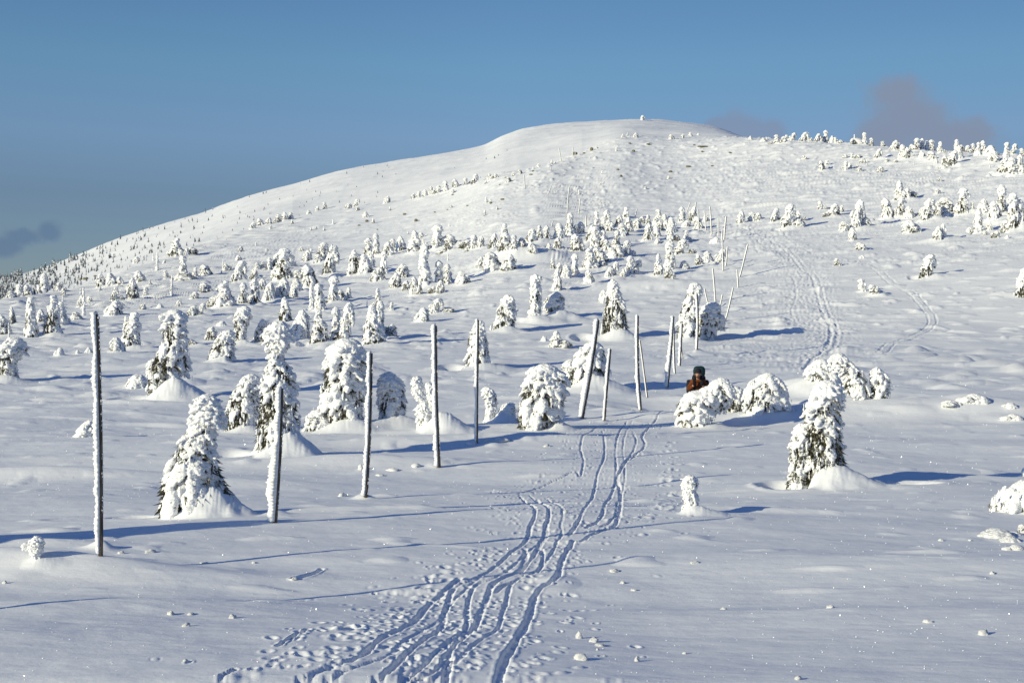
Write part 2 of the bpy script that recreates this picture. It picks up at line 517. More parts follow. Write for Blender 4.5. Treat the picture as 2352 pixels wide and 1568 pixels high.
# ------------------------------------------------------------------ trees: shapes measured tree by tree
# each: (key, view, base row, [silhouettes of its lobes: (row, one edge, other edge)], how dark, mound (x, row, radius, height), label)
HEROES = [
    ('front', 'K', 1315, [[(583, 770, 850), (610, 735, 885), (660, 715, 905), (740, 712, 912), (790, 672, 850), (850, 635, 860), (950, 575, 880), (1050, 530, 910), (1150, 505, 960), (1240, 492, 985), (1320, 455, 985)]], .23, [(815, 1300, 165, 240, 1.7)],
     'round-headed spruce with a snow cone at its foot, between the two end poles'),
    ('tower', 'K', 945, [[(135, 1210, 1290), (170, 1160, 1318), (220, 1142, 1325), (290, 1170, 1310), (330, 1175, 1275), (400, 1160, 1300), (450, 1150, 1345), (520, 1125, 1355), (600, 1115, 1360), (700, 1110, 1365), (800, 1100, 1372), (880, 1085, 1380), (945, 1075, 1380)]], .50, [(1300, 935, 170, 205, 1.3)],
     'tallest white-headed spruce, dark along one flank, standing behind the short thick-rimed pole'),
    ('shrug', 'K', 800, [[(455, 1040, 1120), (520, 985, 1125), (600, 930, 1130), (700, 910, 1130), (800, 900, 1110)]], .40, [(1040, 800, 110, 70, 1.2)],
     'stooped snow-laden spruce bush pressed against the tallest white-headed spruce'),
    ('shaggy', 'K', 600, [[(65, 560, 640), (90, 530, 680), (150, 530, 685), (250, 532, 690), (330, 490, 690), (400, 442, 690), (440, 440, 680)], [(360, 455, 520), (400, 440, 540), (480, 440, 560), (560, 440, 560), (600, 450, 560)]], .60, [(615, 592, 160, 165, 1.2)],
     'shaggy spruce with a dark side and a bare white snow apron, alone in open snow'),
    ('hook', 'K', 375, [[(185, 900, 970), (230, 860, 975), (290, 820, 980), (340, 805, 960), (375, 800, 940)]], .36, [(900, 375, 90, 60, 1.5)],
     'small hooked spruce with a lee hollow of blue shade behind the shaggy lone spruce'),
    ('block', 'L', 1100, [[(350, 60, 280), (400, 40, 350), (500, 0, 370), (600, -10, 360), (700, -24, 345), (800, -36, 340), (900, -30, 335), (1000, 10, 330), (1110, 60, 335)], [(950, -120, -20), (1000, -170, 40), (1080, -190, 80), (1180, -150, 60), (1230, -120, 0)]], .42, [(210, 1130, 260, 130, 1.3)],
     'bulky square-shouldered rime-plastered spruce with a low grey bush at its foot, behind the third pole'),
    ('hood', 'L', 1060, [[(625, 510, 590), (660, 455, 620), (720, 445, 670), (800, 440, 690), (900, 460, 705), (960, 450, 700), (1060, 430, 720)]], .34, [(580, 1090, 220, 110, 1.4)],
     'hooded spruce with one dark opening low down, between the third and fourth poles'),
    ('twin', 'L', 1110, [[(655, 750, 820), (700, 735, 830), (790, 742, 850), (850, 790, 880), (930, 850, 905)], [(705, 860, 915), (750, 858, 938), (850, 868, 946), (950, 870, 948)], [(890, 790, 850), (950, 778, 945), (1050, 788, 950), (1110, 780, 950)]], .05, [(1000, 1120, 180, 215, 1.5)],
     'pair of feathered rime horns rising from one mound beside the fourth pole'),
    ('stub', 'L', 1045, [[(745, 1350, 1410), (790, 1330, 1460), (850, 1360, 1475), (900, 1378, 1470), (960, 1370, 1460), (1045, 1345, 1430)], [(880, 1540, 1620), (930, 1500, 1640), (1000, 1440, 1640), (1050, 1410, 1640)]], .14, [(1530, 1060, 130, 110, 1.2)],
     'layered white rime stub with a heaped bush, beside the fifth pole'),
    ('dome', 'L', 1095, [[(570, 1830, 1970), (610, 1740, 2030), (680, 1720, 2060), (780, 1670, 2070), (880, 1650, 2060), (960, 1635, 2010), (1040, 1630, 1970), (1100, 1630, 1930)]], .44, [(1990, 1100, 110, 90, 1.4)],
     'big domed spruce with a fringe of icicles over dark needles, beside the leaning grey pole'),
    ('behind_pole', 'M', 945, [[(625, 240, 350), (660, 200, 375), (720, 160, 385), (760, 120, 388), (830, 110, 385), (900, 115, 378), (945, 130, 340)], [(740, 100, 160), (770, 80, 190), (850, 82, 190), (920, 110, 190)]], .40, [(300, 1050, 220, 130, 1.2)],
     'broad drooping spruce on a snow pedestal, crossed by the leaning grey pole'),
    ('bowed', 'M', 1185, [[(875, 1130, 1200), (900, 1060, 1235), (950, 1040, 1240), (1010, 1080, 1220), (1080, 1090, 1180)], [(980, 930, 1090), (1010, 850, 1120), (1080, 842, 1110), (1150, 855, 1060), (1187, 865, 1010)], [(930, 1030, 1130), (970, 960, 1160), (1050, 960, 1150), (1110, 980, 1100)]], .24, [(1060, 1190, 100, 40, 1.6)],
     'long snow-flattened spruce bush hiding the legs of the hiker'),
    ('shade_bush', 'M', 1078, [[(925, 1200, 1300), (970, 1160, 1310), (1040, 1160, 1312), (1080, 1190, 1285)]], .62, [],
     'dark shaded low bush squeezed between two snow-laden bushes near the hiker'),
    ('mop', 'M', 1083, [[(838, 1440, 1510), (860, 1390, 1530), (900, 1340, 1590), (950, 1310, 1592), (1000, 1295, 1592), (1060, 1280, 1572), (1085, 1290, 1560)]], .36, [(1420, 1085, 130, 40, 1.5)],
     'mop-shaped spruce bush with drooping dark-striped boughs, second bush from the hiker'),
    ('cap', 'Q', 360, [[(112, 1400, 1480), (130, 1390, 1600), (200, 1340, 1640), (280, 1420, 1680), (350, 1450, 1690)]], .30, [(1500, 400, 300, 110, 1.1)],
     'round snow cap of a buried spruce right behind the big icicled spruce'),
    ('bank', 'Q', 455, [[(50, 1640, 1700), (80, 1540, 1760), (130, 1560, 1800), (200, 1650, 1870), (260, 1680, 1930), (350, 1690, 1960), (435, 1780, 1960)], [(165, 2000, 2050), (200, 1940, 2080), (270, 1950, 2150), (350, 1960, 2142), (460, 1930, 2130)]], .26, [],
     'wide bank of buried spruce ending in a small peak, beyond the big icicled spruce'),
    ('icicled', 'Q', 1262, [[(310, 1500, 1650), (350, 1400, 1690), (420, 1360, 1712), (500, 1350, 1712), (560, 1322, 1702), (640, 1312, 1692), (720, 1300, 1690), (800, 1290, 1690), (900, 1290, 1700), (1000, 1280, 1730), (1120, 1280, 1750), (1262, 1280, 1770)], [(690, 1270, 1330), (760, 1228, 1380), (850, 1200, 1400), (1000, 1188, 1400), (1100, 1190, 1400), (1200, 1172, 1400), (1262, 1155, 1380)]], .50, [(1580, 1255, 300, 250, 1.4)],
     'big icicled spruce with dark boughs on its sunny side, standing alone beside the trail'),
    ('post', 'S', 528, [[(330, 580, 622), (345, 562, 638), (375, 558, 645), (400, 566, 634), (430, 558, 650), (460, 570, 648), (490, 556, 640), (530, 560, 615)]], .05, [(625, 528, 85, 62, 2.0)],
     'small post-like rime stump with stacked layers and a snow tail, beside the ski tracks'),
    ('mushroom', 'W', 640, [[(470, 245, 315), (490, 220, 335), (530, 215, 336), (570, 222, 322), (640, 245, 305)], [(515, 165, 215), (535, 160, 226), (560, 170, 226)]], .02, [(320, 650, 120, 40, 1.6)],
     'tiny mushroom-shaped rime stump beside the tallest end pole'),
    ('edge_bush', 'R', 1070, [[(850, 1140, 1420), (880, 1060, 1420), (940, 990, 1420), (990, 900, 1400), (1030, 900, 1300), (1070, 930, 1250)]], .46, [(1200, 1080, 180, 50, 1.2)],
     'sprawling bush with dark needle tufts cut by the picture border beyond the big icicled spruce'),
    ('edge_knob', 'R', 785, [[(728, 1160, 1250), (750, 1148, 1290), (785, 1150, 1290)]], .03, [], 'small white knob of rime above the sprawling border bush'),
    ('spindle', 'C', 1240, [[(855, 280, 345), (880, 264, 355), (960, 258, 345), (1000, 256, 358), (1100, 250, 355), (1180, 236, 350), (1240, 226, 330)]], .40, [(330, 1245, 150, 70, 1.5)],
     'slim layered spire of spruce beside a round-backed bush, halfway up the clearing'),
    ('spindle_bush', 'C', 1215, [[(1060, 430, 530), (1100, 385, 550), (1150, 380, 540), (1215, 395, 515)], [(1015, 450, 520), (1045, 395, 552), (1100, 370, 555), (1140, 450, 550)]], .34, [(500, 1235, 150, 100, 1.5)],
     'round-backed bush with a shaded rear leaning on the slim layered spire'),
    ('cone', 'C', 1385, [[(893, 955, 978), (930, 922, 1010), (1000, 910, 1030), (1080, 900, 1060), (1150, 888, 1085), (1250, 868, 1095), (1320, 860, 1110), (1385, 850, 1118)]], .66, [(1000, 1400, 160, 120, 1.2)],
     'shapely pointed spruce with a bare brown-green face, behind the leaning grey pole'),
    ('cone_side', 'C', 1092, [[(985, 865, 895), (1010, 860, 930), (1040, 845, 940), (1092, 848, 935)]], .25, [], 'ragged white bush tucked behind the shapely pointed spruce'),
    ('tall_pair', 'C', 1415, [[(925, 1640, 1700), (960, 1612, 1730), (1020, 1592, 1725), (1100, 1560, 1705), (1200, 1530, 1700), (1300, 1510, 1690), (1415, 1505, 1660)]], .42, [(1600, 1430, 130, 60, 1.3)],
     'tall tapering spruce rising behind the cluster of thin trail poles'),
    ('tall_mate', 'C', 1400, [[(1100, 1800, 1880), (1130, 1722, 1892), (1200, 1702, 1890), (1300, 1700, 1850), (1400, 1680, 1842)], [(1195, 1860, 1910), (1230, 1850, 1930), (1320, 1860, 1920)]], .45, [],
     'wide drooping mate of the tall tapering spruce, with blue shade on its far flank'),
    ('pine_slim', 'B', 1655, [[(1240, 1940, 1990), (1300, 1902, 2010), (1400, 1855, 2030), (1500, 1862, 2050), (1600, 1832, 2060), (1660, 1790, 2080)]], .34, [(2000, 1660, 170, 80, 1.5)],
     'pointed snow-hung spruce crossed by the fifth pole, with a hollow beside it'),
    ('claw', 'B', 1335, [[(1030, 2180, 2240), (1060, 2150, 2270), (1120, 2130, 2272), (1200, 2102, 2272), (1270, 2075, 2272), (1335, 2062, 2280)]], .48, [(2200, 1340, 130, 70, 1.3)],
     'claw-topped spruce with brown inner boughs on the open snow before the slim layered spire'),
    ('dark_left', 'A', 945, [[(615, 240, 300), (660, 236, 292), (750, 226, 300), (850, 214, 320), (945, 204, 335)]], .55, [],
     'narrow dark-sided spruce standing close to a leaning dark-sided twin'),
    ('dark_mate', 'A', 945, [[(600, 430, 490), (650, 430, 492), (750, 400, 510), (850, 370, 520), (945, 355, 540)]], .55, [(480, 950, 110, 50, 1.3)],
     'leaning dark-sided twin with a snowy back beside the narrow dark-sided spruce'),
    ('arch', 'A', 1330, [[(980, 60, 200), (1010, 10, 238), (1060, -10, 240), (1100, -20, 200), (1150, -30, 150), (1250, -30, 150), (1330, -30, 155)]], .40, [(90, 1330, 160, 80, 1.3)],
     'arching snow-roofed spruce cut by the picture border with a long shadow behind'),
    ('steps', 'A', 1060, [[(745, 1120, 1190), (800, 1112, 1190), (850, 1062, 1200), (950, 1042, 1200), (1060, 1040, 1192)], [(780, 1070, 1090), (830, 1062, 1100), (900, 1050, 1100)]], .44, [(1160, 1060, 120, 50, 1.4)],
     'stepped spruce with a thin stick beside its top, alone behind the tallest end pole'),
    ('crook', 'A', 1010, [[(700, 2060, 2140), (770, 1992, 2150), (850, 2000, 2122), (950, 1990, 2102), (1010, 2000, 2092)]], .46, [(2070, 1010, 100, 50, 1.4)],
     'crooked spruce with a beaked top at the near side of the lower grove'),
    ('edge_tree', 'E', 1560, [[(1330, 2330, 2400), (1400, 2305, 2420), (1480, 2290, 2430), (1560, 2262, 2440)]], .50, [],
     'half-seen tall spruce cut by the picture border on the open snow beyond the trail'),
    ('rime_flat', 'K', 830, [[(735, 80, 130), (770, 20, 150), (832, -10, 120)]], .10, [], 'flat heap of rime twigs beside the shaft of the tallest end pole'),
    ('knoll_bush', 'K', 520, [[(458, 355, 420), (485, 330, 440), (520, 305, 440)]], .03, [], 'low bright rime heap beside the dark side of the shaggy lone spruce'),
]

# the rest: view, x, base row, height, width, build (b dome, c column, d bowed, k cone, s spire, m heap, t snag)
MID = """A 520 862 200 150 k|A 28 945 170 140 b|A 110 850 150 60 b|A 75 985 150 30 t|A 715 772 230 60 t|A 690 705 100 70 b|A 535 762 150 36 t|A 660 803 60 95 b|A 970 778 130 160 b|A 980 645 110 70 d
A 1130 642 180 110 b|A 1245 604 70 50 c|A 1215 722 45 60 b|A 1370 708 35 60 m|A 1525 703 60 60 d|A 1640 782 90 110 b|A 1722 782 110 80 d|A 1660 632 60 80 b|A 1760 578 80 120 b|A 1925 702 220 190 k
A 1868 706 120 90 b|A 2080 682 190 70 c|A 2182 682 220 90 c|A 2300 655 150 110 b|A 2045 492 180 130 d|A 2168 452 70 40 c|A 2230 562 100 90 b|A 2305 382 90 50 c|A 2200 387 50 60 b|A 2242 372 50 36 c
A 1940 392 60 70 b|A 1908 374 80 26 t|A 1572 468 200 95 c|A 1670 442 80 45 c|A 1770 432 90 120 b|A 1600 470 70 190 b|A 1418 456 70 46 c|A 1468 602 170 50 t|A 1200 492 100 100 b|A 950 522 110 110 b
A 862 530 110 90 b|A 1035 512 70 70 b|A 1510 268 150 150 k|A 1592 272 70 70 b|A 1345 386 150 54 t|A 1168 322 50 60 b|A 1312 304 60 30 t|A 375 566 150 110 k|A 172 612 110 110 b|A 92 622 60 90 b
A 240 602 90 80 b|A 500 562 70 80 b|A 545 572 40 60 b|A 350 832 110 90 b|A 515 1122 70 80 m|A 665 1098 30 36 m|A 762 1098 50 70 m|A 1005 1082 120 130 b|A 1800 992 120 110 b|A 1640 1022 45 110 b
A 1900 862 40 80 m|A 2250 992 180 140 b|A 2270 892 70 50 c
B 20 462 60 60 b|B 90 432 60 60 b|B 160 422 60 60 b|B 242 402 64 60 c|B 302 392 74 60 b|B 350 382 60 50 c|B 500 332 30 40 b|B 578 306 40 36 c|B 640 292 60 40 c|B 842 284 40 70 b
B 910 272 64 60 d|B 1170 244 62 64 b|B 1392 204 44 50 b|B 1442 194 54 50 c|B 1502 184 58 56 b|B 1560 164 64 60 b|B 1612 154 62 46 c|B 1676 144 92 62 c|B 1760 108 72 64 b|B 1846 92 66 40 c
B 1922 78 84 64 d|B 2060 34 44 60 b|B 2105 24 34 40 b|B 290 892 260 150 c|B 220 794 120 90 b|B 345 790 110 80 b|B 490 738 90 90 b|B 610 742 160 120 d|B 690 862 250 150 d|B 585 756 80 90 b
B 170 802 95 50 c|B 110 802 64 40 c|B 60 812 64 60 b|B 520 962 190 160 b|B 400 994 110 110 b|B 270 1064 180 130 b|B 168 1084 160 110 b|B 372 1054 100 80 b|B 715 1094 230 110 c|B 600 1162 230 110 c
B 526 1152 230 44 s|B 850 1064 100 46 c|B 810 1064 44 60 b|B 40 1084 150 90 c|B 30 892 80 70 b|B 302 1268 220 130 k|B 430 1412 250 170 b|B 592 1442 290 170 k|B 742 1402 270 100 c|B 826 1432 330 150 d
B 1050 1462 350 200 k|B 1108 1384 300 100 c|B 1000 1128 60 20 t|B 1100 1134 160 60 c|B 1210 1154 66 44 c|B 900 852 210 110 b|B 988 852 170 140 b|B 1042 802 120 60 c|B 1142 862 210 80 c|B 1092 904 110 140 b
B 855 864 110 60 c|B 1012 682 140 80 c|B 1082 692 190 70 c|B 1170 694 120 110 b|B 1226 654 110 60 c|B 1290 654 130 90 b|B 1410 652 170 140 k|B 1602 622 190 120 c|B 1702 652 130 100 d|B 1500 644 62 80 b
B 1370 664 52 70 b|B 1242 972 130 110 b|B 1310 884 120 130 b|B 1492 962 360 110 s|B 1422 1024 150 100 b|B 1332 992 90 80 b|B 1620 934 200 90 c|B 1692 914 150 76 c|B 1632 1014 110 84 b|B 1562 1012 60 70 b
B 1822 934 110 140 b|B 1642 912 170 24 t|B 1968 792 90 76 b|B 2080 814 150 170 b|B 2212 824 140 130 b|B 1850 624 70 110 b|B 1912 634 120 70 c|B 1972 624 100 70 b|B 2072 634 130 90 b|B 2180 638 220 130 k
B 2262 642 130 64 c|B 2330 612 80 70 b|B 1692 732 60 28 t|B 1470 1258 120 130 b|B 1592 1188 130 130 d|B 130 1314 70 64 c|B 90 1404 60 90 m|B 785 1072 90 80 b
C 265 572 110 100 b|C 342 544 110 54 c|C 392 554 120 74 b|C 285 664 90 90 b|C 512 544 130 110 b|C 596 518 190 80 c|C 680 504 100 90 b|C 770 564 130 90 b|C 832 484 170 62 c|C 902 454 150 84 d
C 942 484 100 84 b|C 870 564 90 80 b|C 422 634 50 60 b|C 490 634 100 76 b|C 660 648 140 130 b|C 812 644 200 110 c|C 872 624 80 80 b|C 1010 444 100 80 b|C 1076 374 100 60 c|C 1100 494 130 90 b
C 1042 524 110 100 b|C 1170 454 80 90 b|C 1270 424 80 50 c|C 1212 414 60 60 b|C 1360 374 80 60 c|C 1340 434 70 70 b|C 1412 394 60 60 b|C 1360 474 80 80 b|C 1262 564 150 90 b|C 1342 534 100 84 b
C 1470 494 130 92 b|C 1430 464 70 70 b|C 1560 404 130 60 c|C 1642 404 130 80 b|C 1592 444 60 80 b|C 1702 458 100 90 b|C 1762 404 70 60 b|C 1000 604 130 60 c|C 1072 694 130 90 d|C 990 714 120 160 b
C 910 644 90 80 b|C 772 804 190 150 k|C 850 744 120 160 b|C 455 804 90 46 c|C 500 864 110 70 b|C 572 884 115 104 b|C 640 864 190 78 c|C 490 984 150 86 b|C 770 928 115 90 b|C 930 878 90 80 b
C 982 874 130 70 d|C 1112 854 160 80 c|C 1172 834 110 80 d|C 1072 854 70 70 b|C 1356 858 185 90 k|C 1458 824 250 110 c|C 1462 564 120 70 c|C 1545 684 130 130 d|C 1572 814 80 90 b|C 1450 888 95 100 b
C 1592 574 100 60 c|C 1350 588 45 60 b|C 1700 774 95 70 b|C 1782 744 90 90 b|C 1890 754 120 100 d|C 1850 584 50 90 m|C 485 1472 140 130 k|C 380 1424 45 70 m|C 2060 414 100 80 b|C 2160 394 75 80 b
C 2212 394 70 60 b
E 15 238 30 40 b|E 130 252 36 60 b|E 240 264 72 60 c|E 320 234 42 36 c|E 290 258 52 60 b|E 375 244 68 62 d|E 470 248 76 80 d|E 515 248 40 50 b|E 585 254 70 64 d|E 660 260 106 56 c
E 706 258 58 44 b|E 740 260 50 36 c|E 780 264 30 50 b|E 895 274 52 64 b|E 990 275 102 48 c|E 1050 285 66 42 c|E 1145 288 48 46 c|E 1245 324 82 86 b|E 1435 324 102 62 c|E 1480 319 96 38 c
E 1520 324 82 48 c|E 1565 324 88 56 c|E 1635 349 98 50 c|E 1775 334 102 52 c|E 1820 329 66 60 b|E 1875 334 58 60 b|E 1920 334 78 42 c|E 1965 329 92 42 c|E 2005 324 106 56 c|E 2060 374 92 104 b
E 2205 349 102 58 c|E 2265 359 92 62 d|E 2335 359 64 50 c|E 1800 394 110 64 b|E 1400 324 52 60 b|E 1335 389 112 100 b|E 1385 389 62 60 b|E 1480 379 52 60 b|E 1105 389 76 70 d|E 820 394 36 46 b
E 922 389 32 90 b|E 880 389 38 30 c|E 1180 424 30 46 b|E 1250 429 26 40 b|E 970 434 42 64 b|E 1570 404 72 90 b|E 1600 444 52 44 b|E 1742 454 122 110 d|E 1672 449 80 64 b|E 2090 409 72 110 b
E 1960 364 40 70 m|E 2200 514 180 120 k|E 2252 524 142 80 c|E 2312 474 112 76 b|E 2150 504 60 70 b|E 625 494 82 62 b|E 665 454 44 46 c|E 825 489 72 48 c|E 856 484 52 50 b|E 940 504 36 50 b
E 475 404 36 44 b|E 1290 752 168 112 k|E 1190 888 152 112 b|E 1300 884 160 84 c|E 1362 744 92 64 c|E 1380 904 100 90 b|E 1250 884 62 40 c|E 1532 904 162 130 d|E 1478 894 82 80 b|E 1690 864 132 170 b
E 1620 874 100 90 b|E 1830 874 222 110 c|E 1912 854 90 36 c|E 2000 864 122 112 b|E 2090 904 142 112 b|E 2160 874 252 84 c|E 2260 1014 322 124 c|E 2330 1004 252 90 c|E 2195 1014 92 90 b|E 1960 1024 182 92 c
E 2060 1014 72 62 b|E 2020 1048 36 60 b|E 2105 1074 62 72 b|E 2210 1078 30 30 m|E 610 834 76 52 c|E 722 884 102 112 b|E 790 854 60 48 b|E 665 894 46 60 b|E 930 1004 250 120 d|E 985 984 122 60 b
E 885 1098 112 76 b|E 820 1018 82 104 b|E 220 938 116 84 d|E 332 994 204 124 d|E 425 934 92 62 k|E 35 918 62 62 b|E 80 924 62 54 b|E 1390 1034 112 160 b|E 1615 1088 112 92 b|E 1665 1074 122 48 c
E 960 1174 62 104 b|E 970 1248 26 46 m|E 755 1312 64 62 b|E 1530 1408 190 150 d|E 965 1534 112 74 c|E 1070 1538 66 100 b
R 590 232 34 160 m|R 790 205 56 220 m|R 1065 255 36 110 m|R 1090 345 38 150 m|R 960 1265 62 300 m|R 1060 1310 48 170 m|R 1110 1375 44 150 m|R 1165 1245 78 100 b"""
MID = [(a[0], float(a[1]), float(a[2]), float(a[3]), float(a[4]), a[5]) for a in (s.split() for s in MID.replace('\n', '|').split('|'))]

Z_BASE = Z.copy()                       # ground before snow gathers round the trees
hero_pos = {}
for key, c, yb, lobes, dark, mounds, label in HEROES:
    xs = [0.5 * (l[-1][1] + l[-1][2]) for l in lobes]
    px, py = at(c, xs[0], yb)
    x, d = spot(px, py)
    hero_pos[key] = (x, d, px, py)
    for (mx, my, mr, mh, lee) in mounds:
        s = CROPS[c][2] / F * d
        qx, qy = at(c, mx, my)
        cone((qx - CX) / F * d, d - (0.60 if key == 'front' else 0.45) * mr * s, mr * s * 1.25, mh * s * 0.98, lee, 1.3)
# moats scoured out on the windward side
for key, ox, rx, ry, h in (('icicled', -0.62, 0.46, 0.75, 0.20), ('shaggy', -1.25, 0.75, 1.1, 0.20), ('tower', -1.05, 0.6, 0.9, 0.18), ('front', -0.72, 0.34, 0.3, 0.07), ('spindle', -1.1, 0.7, 1.4, 0.25),
                           ('pine_slim', -1.2, 0.7, 1.5, 0.25), ('cone', -2.0, 0.8, 1.8, 0.3), ('hook', 1.1, 0.7, 1.3, 0.2), ('icicled', 1.35, 0.55, 0.5, 0.12)):
    x, d, _, _ = hero_pos[key]
    pit(x + ox, d, rx, ry, h)
mid_pos = []
for (c, x0, yb, h, wd, ty) in MID:
    px, py = at(c, x0, yb)
    x, d = spot(px, py)
    s = CROPS[c][2] / F * d
    mid_pos.append((x, d, h * s, wd * s, px, py))
    if ty not in 't':
        cone(x + 0.12 * wd * s, d, wd * s * (0.95 if ty != 'm' else 1.1), h * s * (0.20 if ty != 'm' else 0.35), 1.7)
        if h * s > 1.5 and rng.random() < .5:
            pit(x - 0.75 * wd * s, d, 0.4 * wd * s, 0.7 * wd * s, 0.10 * h * s)

# ------------------------------------------------------------------ ski tracks and footprints pressed into the snow
def poly(c, pts):
    out = []
    for (x, y) in pts:
        out.append(spot(*at(c, x, y)))
    return out


def joined(*parts):
    r = []
    for p in parts:
        r += p
    return r


def dense(P, step):
    P = np.array(P)
    # Catmull-Rom for a smooth line
    out = []
    for i in range(len(P) - 1):
        p0, p1, p2, p3 = P[max(i - 1, 0)], P[i], P[i + 1], P[min(i + 2, len(P) - 1)]
        n = max(2, int(np.hypot(*(p2 - p1)) / step))
        t = np.linspace(0, 1, n, endpoint=False)[:, None]
        out.append(0.5 * (2 * p1 + (p2 - p0) * t + (2 * p0 - 5 * p1 + 4 * p2 - p3) * t ** 2 + (3 * p1 - p0 - 3 * p2 + p3) * t ** 3))
    out.append(P[-1:])
    return np.concatenate(out)


def press(line, half, depth, wobble=0.25, seed=0, rim=0.3):
    DIST = {}
    Q = dense(line, half * 0.8)
    s = np.arange(len(Q)) * half * 0.8
    wid = half * (1 + wobble * pn2(s / (half * 9), s * 0 + seed + .5, seed))
    xlo, xhi = Q[:, 0].min() - 4 * half, Q[:, 0].max() + 4 * half
    touched = {}
    for i in range(len(Q)):
        x, d = Q[i]
        R, C = window(x, d, half * 3.2)
        X, Y = GX[R, C] - x, D[R, C] - d
        q = np.hypot(X, Y) / wid[i]
        key = (R.start, R.stop, C.start, C.stop)
        sub = BUF[R, C]
        np.minimum(sub, q, out=sub)
        touched[i] = (R, C)
    r0 = min(v[0].start for v in touched.values()); r1 = max(v[0].stop for v in touched.values())
    c0 = min(v[1].start for v in touched.values()); c1 = max(v[1].stop for v in touched.values())
    W = (slice(r0, r1), slice(c0, c1))
    q = BUF[W]
    nz = (0.62 + 0.75 * np.clip(pn2(GX[W] / 1.3, D[W] / 1.3, seed + 52) + .35, -.5, .8)) * (1 + 0.45 * pn2(GX[W] / (half * 3.0), D[W] / (half * 3.0), seed + 50) + 0.25 * pn2(GX[W] / half, D[W] / half, seed + 51))
    Z[W] += np.where(q < 3.2, -depth * nz * (1 - smooth(0.55, 1.15, q)) + rim * depth * nz * np.exp(-((q - 1.55) / 0.42) ** 2), 0)
    BUF[W] = 99


BUF = np.full(Z.shape, 99.0, np.float64)
TR = {
    'right': joined(poly('D', [(1870, 1600), (1920, 1420), (1990, 1300), (2050, 1200), (2080, 1095), (2120, 1015), (2210, 955), (2240, 880), (2270, 810), (2310, 740)]), poly('S', [(30, 670), (75, 645), (130, 622), (212, 588), (236, 500), (238, 420), (222, 350), (245, 285), (285, 235), (335, 205), (368, 165), (352, 125), (385, 78), (430, 28), (470, -10)])),
    'mid': joined(poly('D', [(1300, 1600), (1400, 1490), (1480, 1430), (1600, 1330), (1735, 1250), (1780, 1150), (1830, 1020), (1880, 970), (2000, 915), (2035, 850), (2030, 790)])),
    'mid_low': poly('D', [(1110, 1600), (1200, 1530), (1300, 1440), (1380, 1365), (1450, 1310), (1545, 1250), (1570, 1150), (1590, 1080), (1640, 1000), (1750, 960), (1850, 900), (1950, 810), (2045, 730), (2062, 660), (2090, 580), (2075, 540), (1995, 480)]),
    'pair_top': joined(poly('D', [(2000, 930), (2080, 830), (2120, 770), (2158, 705), (2155, 650), (2170, 600), (2165, 545), (2100, 505)])),
    'bend': joined(poly('D', [(1990, 470), (2060, 452), (2150, 420), (2250, 372), (2321, 340)]), poly('S', [(30, 330), (46, 250), (30, 175), (60, 112), (130, 70), (200, 48)])),
    'left_a': poly('D', [(690, 1590), (830, 1500), (960, 1450), (1080, 1410), (1180, 1320), (1290, 1262), (1400, 1200), (1470, 1120), (1555, 1045), (1650, 962)]),
    'f': poly('S', [(-30, 640), (40, 520), (100, 415), (116, 330), (145, 260), (156, 180), (142, 95)]),
    'g': poly('S', [(60, 600), (140, 540), (165, 470), (205, 390), (216, 280), (214, 180), (240, 90), (272, 45)]),
    'h': poly('S', [(290, 225), (320, 155), (304, 100)]),
    'i': poly('D', [(1350, 1600), (1480, 1510), (1560, 1450), (1620, 1350), (1700, 1285)]),
    'j': poly('D', [(1570, 1600), (1580, 1490), (1600, 1425)]),
    'k': poly('S', [(250, 275), (300, 238), (345, 200)]),
    'l': poly('D', [(1860, 1040), (1950, 985), (2080, 965)]),
}
for i, (k, ln) in enumerate(list(TR.items())):
    if k in ('mid', 'mid_low', 'left_a', 'g', 'pair_top'):
        press([(x + .16, d + .05) for x, d in ln], 0.018, 0.013, .35, 160 + i, .12)
for i, (k, ln) in enumerate(TR.items()):
    press(ln, 0.028 if k in ('right', 'mid', 'left_a') else 0.023, 0.025 if k in ('right', 'left_a') else 0.018, 0.35, 60 + i, 0.14)
press(poly('D', [(600, 1350), (680, 1300), (772, 1255)]), 0.018, 0.02, 0.3, 90)
press(poly('D', [(270, 1525), (350, 1488)]), 0.018, 0.02, 0.3, 91)
press(poly('D', [(690, 965), (760, 945), (850, 908)]), 0.03, 0.016, 0.5, 92)
# broken-up snow and footprints along the near track
def dents(line, n, spread, rad, dep):
    Q = dense(line, 0.15)
    for _ in range(n):
        x, d = Q[rng.integers(len(Q))] + rng.normal(0, spread, 2)
        if d < 5:
            continue
        r = rad * rng.uniform(.6, 1.4)
        R, C = window(x, d, r * 2.6)
        a = rng.uniform(-.6, .6)
        X, Y = GX[R, C] - x, D[R, C] - d
        q = np.hypot((X * math.cos(a) + Y * math.sin(a)) / r, (-X * math.sin(a) + Y * math.cos(a)) / (r * 1.7))
        sgn = 1 if rng.random() < .62 else -0.55
        Z[R, C] -= sgn * dep * rng.uniform(.4, 1.2) * (1 - smooth(0.4, 1.1, q)) - sgn * 0.3 * dep * np.exp(-((q - 1.4) / .35) ** 2)


for k, n, sp in (('right', 330, .34), ('mid', 130, .3), ('mid_low', 260, .34), ('left_a', 160, .34), ('bend', 260, .35), ('g', 420, .55), ('f', 200, .5), ('i', 70, .3), ('pair_top', 120, .3)):
    dents(TR[k], n, sp, 0.027, 0.013)
dents(poly('D', [(330, 1600), (480, 1525), (660, 1450), (760, 1390), (900, 1390), (1000, 1270), (1080, 1250), (1290, 1190), (1380, 1130), (1450, 1010), (1850, 790)]), 54, .07, 0.042, 0.012)
dents(poly('S', [(490, 150), (480, 220), (490, 300), (475, 350), (500, 420), (480, 480), (440, 510), (370, 520), (375, 570), (400, 620), (360, 640)]), 40, .07, 0.055, 0.03)
